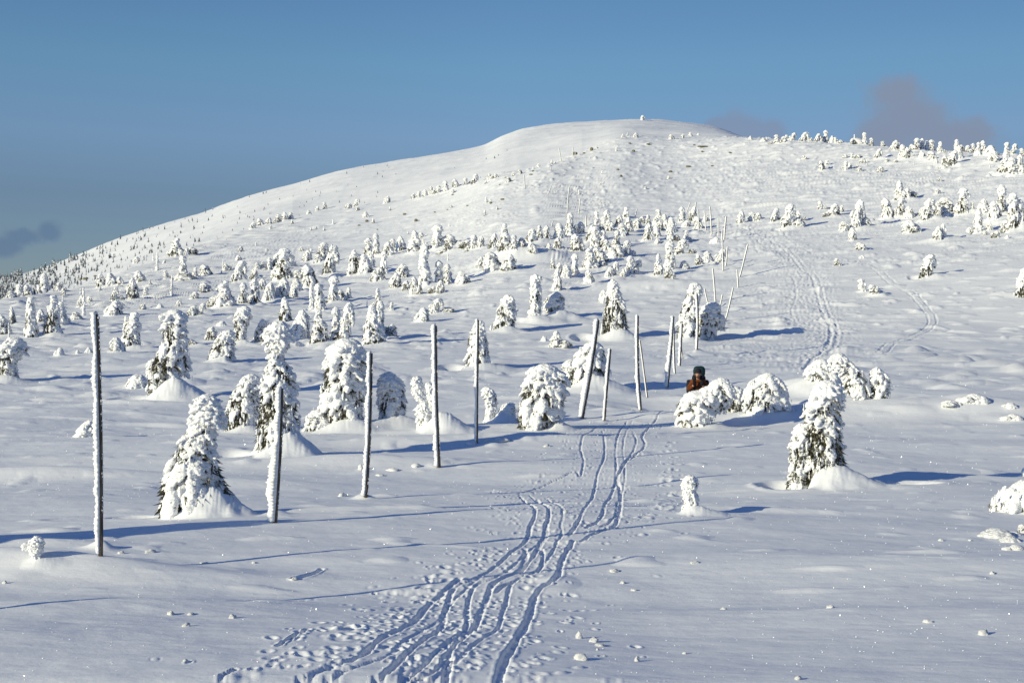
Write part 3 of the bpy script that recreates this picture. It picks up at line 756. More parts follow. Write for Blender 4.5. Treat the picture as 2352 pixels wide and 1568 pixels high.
# the far trail, worn by many feet
far_main = poly('T', [(40, 292), (150, 322), (250, 382), (380, 432), (470, 492), (550, 580), (600, 642), (680, 702), (720, 800), (740, 900), (770, 990), (820, 1080), (832, 1150), (812, 1230), (760, 1292), (680, 1352), (620, 1420)])
far_two = poly('T', [(200, 342), (260, 422), (350, 492), (440, 552), (480, 652), (540, 722), (560, 852), (525, 960), (580, 1080), (700, 1120), (800, 1160)])
far_three = poly('T', [(440, 340), (520, 410), (620, 480), (730, 545), (900, 585)])
for q, hw, dp, sd_ in ((far_main, .12, .040, 101), (far_two, .10, .018, 102), (far_three, .09, .014, 103)):
    press(q, hw, dp, .5, sd_, .5)
press([(x + .5, d + .2) for x, d in far_main], .10, .024, .5, 104, .5)
dents(far_main, 2200, .75, .13, .032)
dents(far_two, 1300, .8, .12, .026)
dents(far_three, 160, .4, .12, .035)
for off in (0, .55):
    press([(x + off, d) for x, d in poly('T', [(900, 565), (1080, 602), (1180, 652), (1240, 712), (1340, 772), (1440, 832), (1505, 900), (1555, 960), (1600, 1040), (1575, 1100), (1500, 1150), (1380, 1192), (1250, 1242), (1190, 1290), (1020, 1310)])], .08, .035, .4, 110 + int(off * 10), .4)
# trampled ground between the poles and the far trail
dents(poly('T', [(520, 1150), (400, 1250), (300, 1350), (450, 1380)]), 520, 2.6, .13, .028)
dents(poly('T', [(300, 760), (380, 950), (480, 1000)]), 320, 2.2, .13, .028)
dents(poly('G', [(560, 600), (700, 640), (900, 660), (1000, 720), (1180, 790)]), 300, 1.6, .30, .07)

# ground meshes
nr, nc = Z.shape
V = np.stack([GX, D, Z], -1).reshape(-1, 3)
i = np.arange(nr - 1)[:, None] * nc + np.arange(nc - 1)[None, :]
quads = np.stack([i, i + 1, i + nc + 1, i + nc], -1).reshape(-1, 4)
g = link('snow_ground', mesh_np('snow_ground', V, quads, M_snow))
tag(g, kind='structure')
gy, gx = np.meshgrid(np.linspace(-420, 1.6, 40), np.linspace(-420, 420, 60), indexing='ij')
gz = -1.74 + 0.35 * pn2(gx / 30, gy / 30, 40) * smooth(2, 30, np.hypot(gx, gy))
gi = np.arange(39)[:, None] * 60 + np.arange(59)[None, :]
g2 = link('snow_field', mesh_np('snow_field', np.stack([gx, gy, gz], -1).reshape(-1, 3), np.stack([gi, gi + 1, gi + 61, gi + 60], -1).reshape(-1, 4), M_snow))
tag(g2, kind='structure')

# ------------------------------------------------------------------ growing a snow-crusted spruce
def ico(sub):
    bm = bmesh.new()
    bmesh.ops.create_icosphere(bm, subdivisions=sub, radius=1)
    v = np.array([p.co for p in bm.verts]); f = np.array([[q.index for q in p.verts] for p in bm.faces])
    bm.free()
    return v, f


ICO_V, ICO_F = ico(2)


def remeshed(V, Fc, vox, smooth_it=0):
    me = mesh_np('tmp', V, Fc, M_rime)
    o = bpy.data.objects.new('tmp', me)
    COL.objects.link(o)
    m = o.modifiers.new('r', 'REMESH')
    m.mode, m.voxel_size = 'VOXEL', vox
    dg = bpy.context.evaluated_depsgraph_get()
    ev = o.evaluated_get(dg)
    em = ev.to_mesh()
    n = len(em.vertices)
    co = np.empty(n * 3, np.float32); em.vertices.foreach_get('co', co)
    no = np.empty(n * 3, np.float32); em.vertex_normals.foreach_get('vector', no)
    pl = len(em.polygons)
    ls = np.empty(pl, np.int32); em.polygons.foreach_get('loop_total', ls)
    li = np.empty(len(em.loops), np.int32); em.loops.foreach_get('vertex_index', li)
    st = np.concatenate([[0], np.cumsum(ls)[:-1]])
    quads = li[(st[ls == 4][:, None] + np.arange(4))] if (ls == 4).any() else np.zeros((0, 4), int)
    tris = li[(st[ls == 3][:, None] + np.arange(3))] if (ls == 3).any() else np.zeros((0, 3), int)
    ev.to_mesh_clear()
    bpy.data.objects.remove(o)
    bpy.data.meshes.remove(me)
    return co.reshape(-1, 3).astype(float), no.reshape(-1, 3).astype(float), quads, tris


def unpack(lo):
    return lo if isinstance(lo, tuple) else (lo, 0.0)


def grow(name, lobes, vox, seed, dark=0.4, detail=1.0):
    """lobes: lists of (height, centre x, radius), in metres. Returns the meshes (crust, foliage)."""
    r_ = np.random.default_rng(seed)
    QQ, QA = (.76, .86) if detail > .5 else (.84, .92)
    C, A1, A2, A3 = [], [], [], []
    icV, icF, fo_V, fo_F, co_V, co_F = [], [], [], [], [], []

    def blob(c, a, b, c3):
        C.append(c); A1.append(a); A2.append(b); A3.append(c3)

    for lo in lobes:
        lo, cy = unpack(lo)
        lo = sorted(lo)
        n_before, f_before, c_before, i_before = len(C), len(fo_V), len(co_V), len(icV)
        zz = np.array([p[0] for p in lo]); cx = np.array([p[1] for p in lo]); rr = np.array([p[2] for p in lo])
        z0, z1 = zz[0], zz[-1]
        H = z1 - z0
        rmean = rr.mean()
        z = z0 - 0.02 * H
        ph = r_.uniform(0, 50)
        while z < z1 - 0.3 * np.interp(z1, zz, rr):
            r = r_base = float(np.interp(z, zz, rr)); x0 = float(np.interp(z, zz, cx))
            frac = (z - z0) / H
            dz = float(np.clip(0.30 * QQ * r, 0.022 * H, 0.085 * H))
            n = int(np.clip(2 * math.pi * r / max(0.46 * QQ * r, 3.0 * vox), 5, 19))
            t0 = r_.uniform(0, 6.28)
            for k in range(n):
                th = t0 + (k + r_.uniform(-.3, .3)) / n * 6.283
                ct, st = math.cos(th), math.sin(th)
                side = -ct * 0.62 - st * 0.55
                r = .93 * r_base * (1 + .34 * pn3(np.array([[ct * 1.3 + ph, st * 1.3 + 9, frac * H / max(rmean, .01) * .9]]), 8)[0]) * r_.uniform(.88, 1.10)
                hv = pn3(np.array([[ct * 1.5 + ph, st * 1.5, frac * H / max(rmean, .01) * .95]]), 5)[0] * 1.25 + pn3(np.array([[ct * 3.4 + ph, st * 3.4, frac * H / max(rmean, .01) * 1.9]]), 6)[0] * .95
                thr = 0.60 - 1.55 * dark * (0.75 + 0.45 * side) * (1 - smooth(0.60, 0.82, frac)) * (0.75 + 0.35 * (1 - frac))
                if hv > thr or r_.random() < 0.30 * dark:
                    if r_.random() < 0.75:       # hanging strand of ice in the gap
                        ln, wd = r * r_.uniform(.16, .36), max(r * r_.uniform(.03, .055), 1.05 * vox)
                        rad = r * r_.uniform(.78, .95)
                        blob((x0 + ct * rad, st * rad, z), (wd, 0, 0), (0, wd, 0), (0, 0, ln))
                    continue
                fi = math.radians(r_.uniform(-14, 14) + np.interp(frac, [0, .45, .75, 1], [66, 60, 38, 18]))
                U1, U2, U3 = r_.uniform(.75, 1.3), r_.uniform(.75, 1.3), r_.uniform(.8, 1.3)
                a, b2, c3 = .50 * QA * r * U1, max(.27 * QQ * r * U2, 1.5 * vox), max(.105 * r * U3, 1.4 * vox)
                rad = r * (r_.uniform(.60, .72) + .12 * math.sin(fi) + .5 * (1 - QA) * math.cos(fi))
                e1 = (ct * math.cos(fi), st * math.cos(fi), -math.sin(fi))
                e3 = (ct * math.sin(fi), st * math.sin(fi), math.cos(fi))
                blob((x0 + ct * rad, st * rad, z + r_.uniform(-.4, .4) * dz), tuple(a * q for q in e1), (-st * b2, ct * b2, 0), tuple(c3 * q for q in e3))
                if r_.random() < 0.13:         # knobs of rime on the bough's tip
                    kn = r * r_.uniform(.06, .12)
                    kn = max(kn, 1.5 * vox)
                    q = (x0 + ct * (rad + a * .6) + r_.normal(0, .06) * r, st * (rad + a * .6) + r_.normal(0, .06) * r, z - math.sin(fi) * a * .7 + r_.normal(0, .05) * r)
                    blob(q, (kn, 0, 0), (0, kn, 0), (0, 0, kn * .8))
                if r_.random() < 0.16 * (1 - frac) + 0.05:      # icicle
                    L, wi = r * r_.uniform(.16, .34), max(r * .022, vox * .55)
                    px_, py_, pz_ = x0 + ct * (rad + a * .72), st * (rad + a * .72), z - math.sin(fi) * a * .8
                    base = len(icV)
                    for q in range(5):
                        icV.append((px_ + wi * math.cos(q * 1.2566), py_ + wi * math.sin(q * 1.2566), pz_ + .03 * r))
                    icV.append((px_, py_, pz_ - L))
                    for q in range(5):
                        icF.append((base + q, base + 5, base + (q + 1) % 5))
            r = r_base
            if frac > 0.70 or r < 3.2 * vox:
                blob((x0, 0, z), (r * .80, 0, 0), (0, r * .75, 0), (0, 0, max(dz, r * .5)))
            z += dz
        for _ in range(int(np.clip(9 * H / (4 * rmean), 5, 14))):      # wind-packed slabs lying over the boughs
            frac = r_.uniform(.18, .97) ** .8
            z = z0 + frac * H
            r = float(np.interp(z, zz, rr)) * .92; x0 = float(np.interp(z, zz, cx))
            th = r_.uniform(0, 6.28)
            ct, st = math.cos(th), math.sin(th)
            if dark > .3 and frac < .6 and -ct * .62 - st * .55 > .25 and r_.random() < .75:
                continue
            fi = math.radians(np.interp(frac, [0, .6, 1], [62, 48, 22]) + r_.uniform(-8, 8))
            a, b2, c3 = r * r_.uniform(.42, .62), r * r_.uniform(.36, .56), r * r_.uniform(.13, .19)
            rad = r * (.52 + .2 * math.sin(fi))
            blob((x0 + ct * rad, st * rad, z), (a * ct * math.cos(fi), a * st * math.cos(fi), -a * math.sin(fi)), (-st * b2, ct * b2, 0), (c3 * ct * math.sin(fi), c3 * st * math.sin(fi), c3 * math.cos(fi)))
        rt, xt = float(rr[-1]), float(cx[-1])
        blob((xt, 0, z1 - .55 * rt), (rt * 1.15, 0, 0), (0, rt * 1.05, 0), (0, 0, .58 * rt))
        for _ in range(6):
            kn = max(rt * r_.uniform(.25, .45), 1.6 * vox)
            th = r_.uniform(0, 6.28)
            blob((xt + math.cos(th) * rt * .8, math.sin(th) * rt * .8, z1 - r_.uniform(.3, 1.1) * rt), (kn, 0, 0), (0, kn, 0), (0, 0, kn * .7))
        for q in range(n_before, len(C)):
            C[q] = (C[q][0], C[q][1] + cy, C[q][2])
        # dark inner mass of boughs
        ns, nl = 11, 12
        base = len(co_V)
        for j in range(nl):
            t = j / (nl - 1)
            z = z0 - 0.03 * H + t * (0.86 * H)
            r = float(np.interp(z, zz, rr)) * (0.70 if j < nl - 1 else 0.15)
            x0 = float(np.interp(z, zz, cx))
            for q in range(ns):
                th = q / ns * 6.283
                w = r * (1 + r_.uniform(-.14, .12))
                co_V.append((x0 + math.cos(th) * w, math.sin(th) * w, z + r_.uniform(-.02, .02) * H))
        for j in range(nl - 1):
            for q in range(ns):
                co_F.append((base + j * ns + q, base + j * ns + (q + 1) % ns, base + (j + 1) * ns + (q + 1) % ns, base + (j + 1) * ns + q))
        # needle sprays showing where the crust is broken
        nt_ = int((260 if detail > .5 else 120) * (0.5 + dark) * min(1.6, max(.5, H / (4 * rmean))))
        for _ in range(nt_):
            frac = r_.uniform(0, .88) ** 1.15
            z = z0 + frac * H
            r = float(np.interp(z, zz, rr)); x0 = float(np.interp(z, zz, cx))
            th = r_.uniform(0, 6.28)
            if r_.random() < .5:
                th = r_.normal(math.radians(222), .9)
            ct, st = math.cos(th), math.sin(th)
            rad = r * r_.uniform(.55, .84)
            L, wd = r * r_.uniform(.16, .30), r * r_.uniform(.035, .06)
            fi = math.radians(r_.uniform(25, 80))
            dirv = np.array([ct * math.cos(fi), st * math.cos(fi), -math.sin(fi)])
            tan = np.array([-st, ct, 0.0]); up = np.cross(dirv, tan)
            p = np.array([x0 + ct * rad, st * rad, z])
            for (sv) in (tan, up):
                b_ = len(fo_V)
                fo_V += [p, p + dirv * L * .35 + sv * wd, p + dirv * L, p + dirv * L * .35 - sv * wd]
                fo_F.append((b_, b_ + 1, b_ + 2, b_ + 3))
            for s_ in (-1, 1):
                for f_ in (.25, .55):
                    b_ = len(fo_V)
                    q = p + dirv * L * f_
                    e = q + (dirv * .55 + tan * s_ * .85) * L * .45
                    fo_V += [q - dirv * wd * .5, q + dirv * wd * .5, e]
                    fo_F.append((b_, b_ + 1, b_ + 2, b_ + 2))
        for _ in range(int((620 if detail > .5 else 460) * (0.35 + dark) * min(1.8, max(.5, H / (3.5 * rmean))))):
            frac = r_.uniform(0.02, .86)
            z = z0 + frac * H
            r = float(np.interp(z, zz, rr)); x0 = float(np.interp(z, zz, cx))
            th = r_.uniform(0, 6.28)
            ct, st = math.cos(th), math.sin(th)
            fi = math.radians(r_.uniform(10, 75))
            dirv = np.array([ct * math.cos(fi), st * math.cos(fi), -math.sin(fi)]); tan = np.array([-st, ct, 0.0])
            p = np.array([x0 + ct * r * .80, st * r * .80, z])
            L, wd = r * r_.uniform(.18, .36), max(r * r_.uniform(.014, .026), .35 * vox)
            e = dirv * L + tan * r_.uniform(-.4, .4) * L
            b_ = len(fo_V)
            up = np.cross(dirv, tan)
            fo_V += [p + tan * wd, p - tan * wd, p + e, p + up * wd * 1.2, p - up * wd * 1.2]
            fo_F += [(b_, b_ + 1, b_ + 2, b_ + 2), (b_ + 3, b_ + 4, b_ + 2, b_ + 2)]
        if cy:
            for lst_, st_ in ((fo_V, f_before), (co_V, c_before), (icV, i_before)):
                for q in range(st_, len(lst_)):
                    v_ = lst_[q]
                    lst_[q] = (v_[0], v_[1] + cy, v_[2])
    C = np.array(C); MM = np.stack([np.array(A1), np.array(A2), np.array(A3)], 1)      # blob axes
    BV = np.einsum('vk,bkj->bvj', ICO_V, MM) + C[:, None, :]
    nb, nv = BV.shape[:2]
    BF = (ICO_F[None] + (np.arange(nb) * nv)[:, None, None]).reshape(-1, 3)
    co, no, qd, tr = remeshed(BV.reshape(-1, 3), BF, vox)
    sc = 1.0 / (9.0 * vox)
    co2 = co + no * (1.5 * vox * pn3(co * np.array([sc, sc, sc * 1.7]) * .8, seed)[:, None] + 1.25 * vox * pn3(co * np.array([sc * 1.8, sc * 1.8, sc * 5.0]), seed + 1)[:, None] + .7 * vox * pn3(co * sc * 5.5, seed + 2)[:, None])
    nV = len(co2)
    faces = [qd]
    tris = tr
    if icV:
        tri_i = np.array(icF) + nV
        tris = np.concatenate([tr, tri_i]) if len(tr) else tri_i
        co2 = np.concatenate([co2, np.array(icV)])
    if len(tris):
        faces.append(tris)
    crust = mesh_np(name + '_crust', co2, faces, M_rime)
    nf = len(fo_V)
    fo = np.array([list(map(float, p)) for p in fo_V] + [list(p) for p in co_V])
    fq = np.array([f for f in fo_F if f[2] != f[3]]); ft = np.array([f[:3] for f in fo_F if f[2] == f[3]])
    fc = np.array(co_F) + nf
    foli = mesh_np(name + '_foliage', fo, [fq, ft, fc], [M_needle, M_core], False, np.concatenate([np.zeros(len(fq) + len(ft)), np.ones(len(fc))]))
    return crust, foli


def merged(name, crust, foli):
    bm = bmesh.new()
    bm.from_mesh(crust)
    n = len(bm.faces)
    bm.from_mesh(foli)
    me = bpy.data.meshes.new(name)
    bm.faces.ensure_lookup_table()
    for i_, f in enumerate(bm.faces):
        if i_ >= n:
            f.material_index = 1 if f.material_index == 0 else 2
    bm.to_mesh(me)
    bm.free()
    for m in (M_rime, M_needle, M_core):
        me.materials.append(m)
    return me


def place_tree(name, crust, foli, loc, label, group=None, cat='tree', scale=(1, 1, 1), rz=0.0):
    e = link(name, None, None, loc, rz)
    e.scale = scale
    tag(e, label, cat, group)
    link('snow_crust', crust, e)
    link('foliage', foli, e)
    return e


for n_, (key, c, yb, lobes, dark, mounds, label) in enumerate(HEROES):
    x, d, px, py = hero_pos[key]
    s = CROPS[c][2] / F * d
    L3 = []
    for lo in lobes:
        L3.append([((yb - y) * s, ((xl + xr) / 2 - 0.5 * (lobes[0][-1][1] + lobes[0][-1][2])) * s, max(0.5 * (xr - xl) * s, .01)) for (y, xl, xr) in lo])
        zb = min(p[0] for p in L3[-1])
        if zb < 0.15 * (yb - lobes[0][0][0]) * s:      # run a little way into the snow
            low = min(L3[-1])
            L3[-1].append((low[0] - 0.06 * (yb - lobes[0][0][0]) * s, low[1], low[2]))
    hpx = (yb - min(lo[0][0] for lo in lobes)) * CROPS[c][2]
    vox = (1.6 if hpx > 150 else 1.25) / F * d
    crust, foli = grow(key, L3, vox, 100 + n_, dark)
    bushy = key in ('shrug', 'bowed', 'shade_bush', 'mop', 'bank', 'edge_bush', 'spindle_bush', 'cone_side', 'cap')
    heap = key in ('twin', 'stub', 'post', 'mushroom', 'edge_knob', 'rime_flat', 'knoll_bush')
    nm = 'snow_bush' if bushy else ('rime_stump' if heap else 'snow_spruce')
    place_tree(nm, crust, foli, (x, d, height(x, d, Z_BASE)), label, None, 'bush' if bushy else ('rime stump' if heap else 'tree'))

# stock of shapes for the smaller trees, one unit tall and one unit wide
def prof(kind, r_):
    j = lambda q: r_.uniform(-q, q)

    def arm(z, reach, size):
        th = r_.uniform(0, 6.28)
        sx, sy = math.cos(th) * reach, math.sin(th) * reach
        return ([(z - 1.5 * size, sx * 1.12, size * .38), (z - .9 * size, sx * 1.1, size * .7), (z - .2 * size, sx, size * .85), (z + .35 * size, sx * .8, size * .6), (z + .6 * size, sx * .7, size * .25)], sy)

    def mate(h, reach, wid):
        th = r_.uniform(0, 6.28)
        sx, sy = math.cos(th) * reach, math.sin(th) * reach
        return ([(0, sx, wid), (h * .35, sx + j(.04), wid * 1.02), (h * .65, sx + j(.05), wid * .72), (h * .86, sx + j(.05), wid * .55), (h, sx + j(.05), wid * .25)], sy)

    if kind == 'b':
        tx = j(.16)
        lo = [[(0, 0, .40 + j(.05)), (.2, j(.05), .46), (.42, tx * .5, .40 + j(.05)), (.64, tx, .34 + j(.05)), (.82, tx * 1.3 + j(.05), .27 + j(.04)), (.93, tx * 1.4, .17), (1, tx * 1.4, .07)]]
        for _ in range(r_.integers(1, 4)):
            lo.append(mate(r_.uniform(.4, .8), r_.uniform(.2, .36), r_.uniform(.17, .26)))
        for _ in range(r_.integers(1, 4)):
            lo.append(arm(r_.uniform(.3, .7), r_.uniform(.3, .42), r_.uniform(.10, .16)))
        return lo
    if kind == 'c':
        bx = j(.14)
        lo = [[(0, j(.06), .44), (.18, j(.08), .44 + j(.05)), (.34, j(.08), .34 + j(.06)), (.5, bx * .4 + j(.06), .36 + j(.07)), (.62, bx * .6, .27 + j(.05)), (.72, bx * .8, .22 + j(.05)), (.82, bx + j(.05), .33 + j(.08)), (.92, bx * 1.1, .27 + j(.05)), (1, bx * 1.2, .11)]]
        for _ in range(r_.integers(2, 5)):
            lo.append(arm(r_.uniform(.25, .8), r_.uniform(.26, .42), r_.uniform(.06, .11)))
        if r_.random() < .6:
            lo.append(mate(r_.uniform(.25, .55), r_.uniform(.3, .45), r_.uniform(.16, .24)))
        return lo
    if kind == 'd':
        lo = [[(0, -.18, .34), (.22, -.12 + j(.05), .34 + j(.05)), (.42, -.06, .28 + j(.04)), (.6, .0 + j(.05), .22), (.74, .06, .22), (.86, .14, .28 + j(.04)), (.95, .2, .23), (1, .2, .11)],
              [(.42, .38, .05), (.5, .38, .09), (.62, .35, .13), (.78, .3, .15), (.9, .24, .1)]]
        for _ in range(r_.integers(2, 4)):
            lo.append(arm(r_.uniform(.25, .6), r_.uniform(.28, .4), r_.uniform(.08, .13)))
        return lo
    if kind == 'k':
        lo = [[(0, 0, .47), (.16, j(.04), .46), (.34, j(.05), .36 + j(.04)), (.52, j(.06), .29 + j(.03)), (.7, j(.06), .20 + j(.03)), (.84, j(.06), .17 + j(.03)), (.94, j(.06), .12), (1, j(.06), .05)]]
        for _ in range(r_.integers(3, 6)):
            z = r_.uniform(.15, .7)
            lo.append(arm(z, .46 * (1 - z) + .08, r_.uniform(.06, .11)))
        return lo
    if kind == 's':
        return [[(0, 0, .5), (.2, j(.08), .44), (.35, j(.08), .36), (.5, j(.08), .38), (.65, j(.08), .28), (.8, j(.08), .33), (.93, j(.08), .24), (1, 0, .1)], arm(.3, .4, .1), arm(.55, .35, .09)]
    if kind == 'm':
        return [[(0, 0, .5), (.4, j(.06), .42), (.75, j(.08), .28), (1, j(.1), .12)], mate(r_.uniform(.5, .8), .4, .22), mate(r_.uniform(.4, .7), .5, .2)]
    if kind == 't':
        return [[(0, 0, .22), (.3, j(.06), .16), (.6, j(.08), .12), (.85, j(.1), .12), (1, j(.1), .06)], [(.25, -.3, .06), (.3, -.15, .1), (.36, 0, .08)], [(.45, .28, .06), (.5, .12, .1), (.58, 0, .08)]]


STOCK = {}
ASPECT = dict(b=1.0, c=.5, d=.8, k=.62, s=.34, m=2.0, t=.3)
for kind, num, dk in (('b', 8, .66), ('c', 9, .52), ('d', 5, .60), ('k', 5, .62), ('s', 1, .4), ('m', 3, .03), ('t', 2, .2)):
    for v_ in range(num):
        r_ = np.random.default_rng(900 + ord(kind) * 10 + v_)
        asp = ASPECT[kind]
        L3 = []
        for lo in prof(kind, r_):
            lo, cy = unpack(lo)
            q = [(z, x0 * asp, r * asp) for (z, x0, r) in lo]
            if min(q)[0] == 0:
                q.append((-.07, min(q)[1], min(q)[2]))
            L3.append((q, cy * asp))
        vox = .017 if kind != 'm' else .03
        crust, foli = grow('stock_' + kind, L3, vox, 300 + ord(kind) * 10 + v_, dk * (0.75 + .5 * (v_ % 2)), .4)
        STOCK.setdefault(kind, []).append((crust, foli, merged('stock_single', crust, foli)))

ORD = 'first second third fourth fifth sixth seventh eighth ninth tenth eleventh twelfth thirteenth fourteenth fifteenth sixteenth seventeenth eighteenth nineteenth twentieth'.split()
ORD += ['twenty-' + o for o in ORD[:9]] + ['thirtieth'] + ['thirty-' + o for o in ORD[:9]] + ['fortieth']
LOOK = dict(b='rounded', c='column-shaped', d='bowed', k='cone-shaped', s='spire-like', m='heaped', t='bare stick-thin')
NOUN = dict(b='bush', c='spruce', d='spruce', k='spruce', s='spruce', m='rime heap', t='snag')


def zone(c, y, px, py):
    if c == 'R':
        return 'on the drifts near the big icicled spruce'
    if c == 'E':
        if y < 365: return 'along the skyline past the hut'
        if y < 530: return 'on the slope below the hut'
        if y < 1100: return 'in the grove across the trail'
        return 'on open snow across the trail'
    if c == 'C':
        if px > 1690: return 'at the top bend of the trail'
        return 'in the thicket below the summit' if y < 600 else ('at the thicket fringe' if y < 760 else 'in the clearing near the poles')
    if c == 'B':
        if y < 470: return 'on the shoulder line below the dome'
        if y < 700: return 'in the upper middle grove'
        return 'in the central grove' if y < 900 else ('in the lower grove' if y < 1120 else 'at the near edge of the grove')
    if y < 500: return 'on the slope under the forested flank'
    if y < 650: return 'on the bench before the distant forest'
    return 'on the flats behind the end pole'


info = []
for k, (c, x0, yb, h, wd, ty) in enumerate(MID):
    info.append((zone(c, yb, *mid_pos[k][4:]), ty, abs(mid_pos[k][4] - 1700), k))
info.sort()
order, seen = {}, {}
for zn, ty, dist, k in info:
    seen[(zn, ty)] = seen.get((zn, ty), 0) + 1
    order[k] = seen[(zn, ty)]
for k, (c, x0, yb, h, wd, ty) in enumerate(MID):
    x, d, hm, wm, px, py = mid_pos[k]
    zn = zone(c, yb, px, py)
    tot = seen[(zn, ty)]
    noun = NOUN[ty]
    size = 'tall ' if h * CROPS[c][2] > 55 else ('mid-height ' if h * CROPS[c][2] > 26 else 'small ')
    if tot == 1:
        label = f'only {LOOK[ty]} snowy {noun} {zn}'
    else:
        label = f'{size}{LOOK[ty]} {noun} {zn}, {ORD[order[k] - 1]} from the trail'
    lst = STOCK[ty]
    crust, foli, single = lst[(k * 7 + int(px)) % len(lst)]
    fl = rng.uniform(-.5, .5) if ty in 'd' else rng.uniform(-1.2, 1.2)
    if ty in 'b' and rng.random() < .5:
        fl += math.pi
    asp = ASPECT[ty]
    sc = (wm / asp * 1.12, wm / asp * 1.12, hm * 1.03)
    loc = (x, d, height(x, d, Z_BASE) - 0.01 * hm)
    nm = 'snow_bush' if ty == 'b' else ('rime_heap' if ty == 'm' else ('snag' if ty == 't' else 'snow_spruce'))
    cat = 'bush' if ty == 'b' else ('rime heap' if ty == 'm' else ('snag' if ty == 't' else 'tree'))
    grp = 'snow-laden spruces and bushes scattered over the slope' if ty not in 'mt' else ('rime heaps on the snow' if ty == 'm' else 'bare rimed snags')
    if h * CROPS[c][2] > 24:
        place_tree(nm, crust, foli, loc, label, grp, cat, sc, fl)
    else:
        o = link(nm, single, None, loc, fl)
        o.scale = sc
        tag(o, label, cat, grp)

# low bushes crouching at the feet of taller spruces
cb = np.random.default_rng(31)
for k, (c, x0, yb, h, wd, ty) in enumerate(MID):
    if ty not in 'ckd' or h * CROPS[c][2] < 17 or cb.random() > .62 or (c == 'E' and yb > 1100) or (c == 'A' and yb > 800):
        continue
    x, d, hm, wm, px, py = mid_pos[k]
    sg = cb.choice([-1, 1])
    x, d = x + sg * wm * cb.uniform(.55, .95), d + cb.uniform(-.25, .5) * wm
    hh, ww = hm * cb.uniform(.22, .42), wm * cb.uniform(.7, 1.3)
    lst = STOCK['b']
    o = link('snow_bush', lst[cb.integers(len(lst))][2], None, (x, d, height(x, d) - .06 * hh), cb.uniform(-3, 3))
    o.scale = (ww, ww * .9, hh)
    tag(o, 'low snow-buried bush crouching at the foot of a taller spruce', 'bush', 'low bushes at the feet of the spruces')

# small rime tufts dotted over the slopes, too alike to tell apart
tr2 = np.random.default_rng(23)
spots = [at('G', *q) for q in ((1285, 262), (1345, 268), (1060, 352), (905, 396), (760, 462), (735, 466), (1795, 256), (1680, 272), (1600, 286), (1740, 262), (510, 535), (460, 550), (2170, 285), (2290, 292), (1250, 268), (600, 500), (640, 488))]
while len(spots) < 95:
    q = tr2.random()
    if q < .55:
        px = tr2.uniform(120, 1150); py = float(curve(np.array([px]), RIDGE_Y)[0]) + 6 + abs(tr2.normal(0, 55))
    elif q < .8:
        px, py = tr2.uniform(1150, 2200), tr2.uniform(330, 470)
    else:
        px, py = tr2.uniform(100, 1000), tr2.uniform(560, 720)
    if pn2(np.array([px / 70.]), np.array([py / 30.]), 71)[0] > .0:
        spots.append((px, py))
for i_, (px, py) in enumerate(spots):
    x, d = spot(px, py)
    s = d / F
    hh = tr2.uniform(6, 14) * (.9 if i_ < 17 else 1) * s
    ty = 'bbck'[tr2.integers(4)]
    lst = STOCK[ty]
    o = link('rime_tuft', lst[tr2.integers(len(lst))][2], None, (x, d, height(x, d) - .08 * hh), tr2.uniform(-3, 3))
    o.scale = (hh * tr2.uniform(.9, 1.4), hh * tr2.uniform(.9, 1.4), hh)
    tag(o, 'small rime-covered dwarf spruce tuft on the upper mountain slope', 'tuft', 'small rime tufts dotted over the slopes')

# spruce out of frame whose shadow falls across the foreground
shade_c, shade_f = grow('shade', [[(-.1, 0, .85), (.4, 0, .85), (.9, .05, .75), (1.4, 0, .62), (1.9, 0, .42), (2.3, .05, .16)]], .035, 777, .4, .4)
place_tree('snow_spruce', shade_c, shade_f, (-8.7, 11.75, -2.05), 'broad snow-laden spruce casting the long shadow band near the tallest end pole')

# ------------------------------------------------------------------ trail poles
def tube(path, radii, seg=10, seed=0, rough=0.0):
    path = np.array(path, float); n = len(path)
    V, Fq = [], []
    for i_ in range(n):
        for q in range(seg):
            th = q / seg * 6.2832
            w_ = radii[i_] * (1 + rough * math.sin(seed + q * 2.3 + i_ * .37))
            V.append((path[i_][0] + math.cos(th) * w_, path[i_][1] + math.sin(th) * w_, path[i_][2]))
    for i_ in range(n - 1):
        for q in range(seg):
            Fq.append((i_ * seg + q, i_ * seg + (q + 1) % seg, (i_ + 1) * seg + (q + 1) % seg, (i_ + 1) * seg + q))
    V.append(tuple(path[0])); V.append(tuple(path[-1]))
    T = [(len(V) - 2, (q + 1) % seg, q) for q in range(seg)] + [(len(V) - 1, (n - 1) * seg + q, (n - 1) * seg + (q + 1) % seg) for q in range(seg)]
    return np.array(V), [np.array(Fq), np.array(T)]


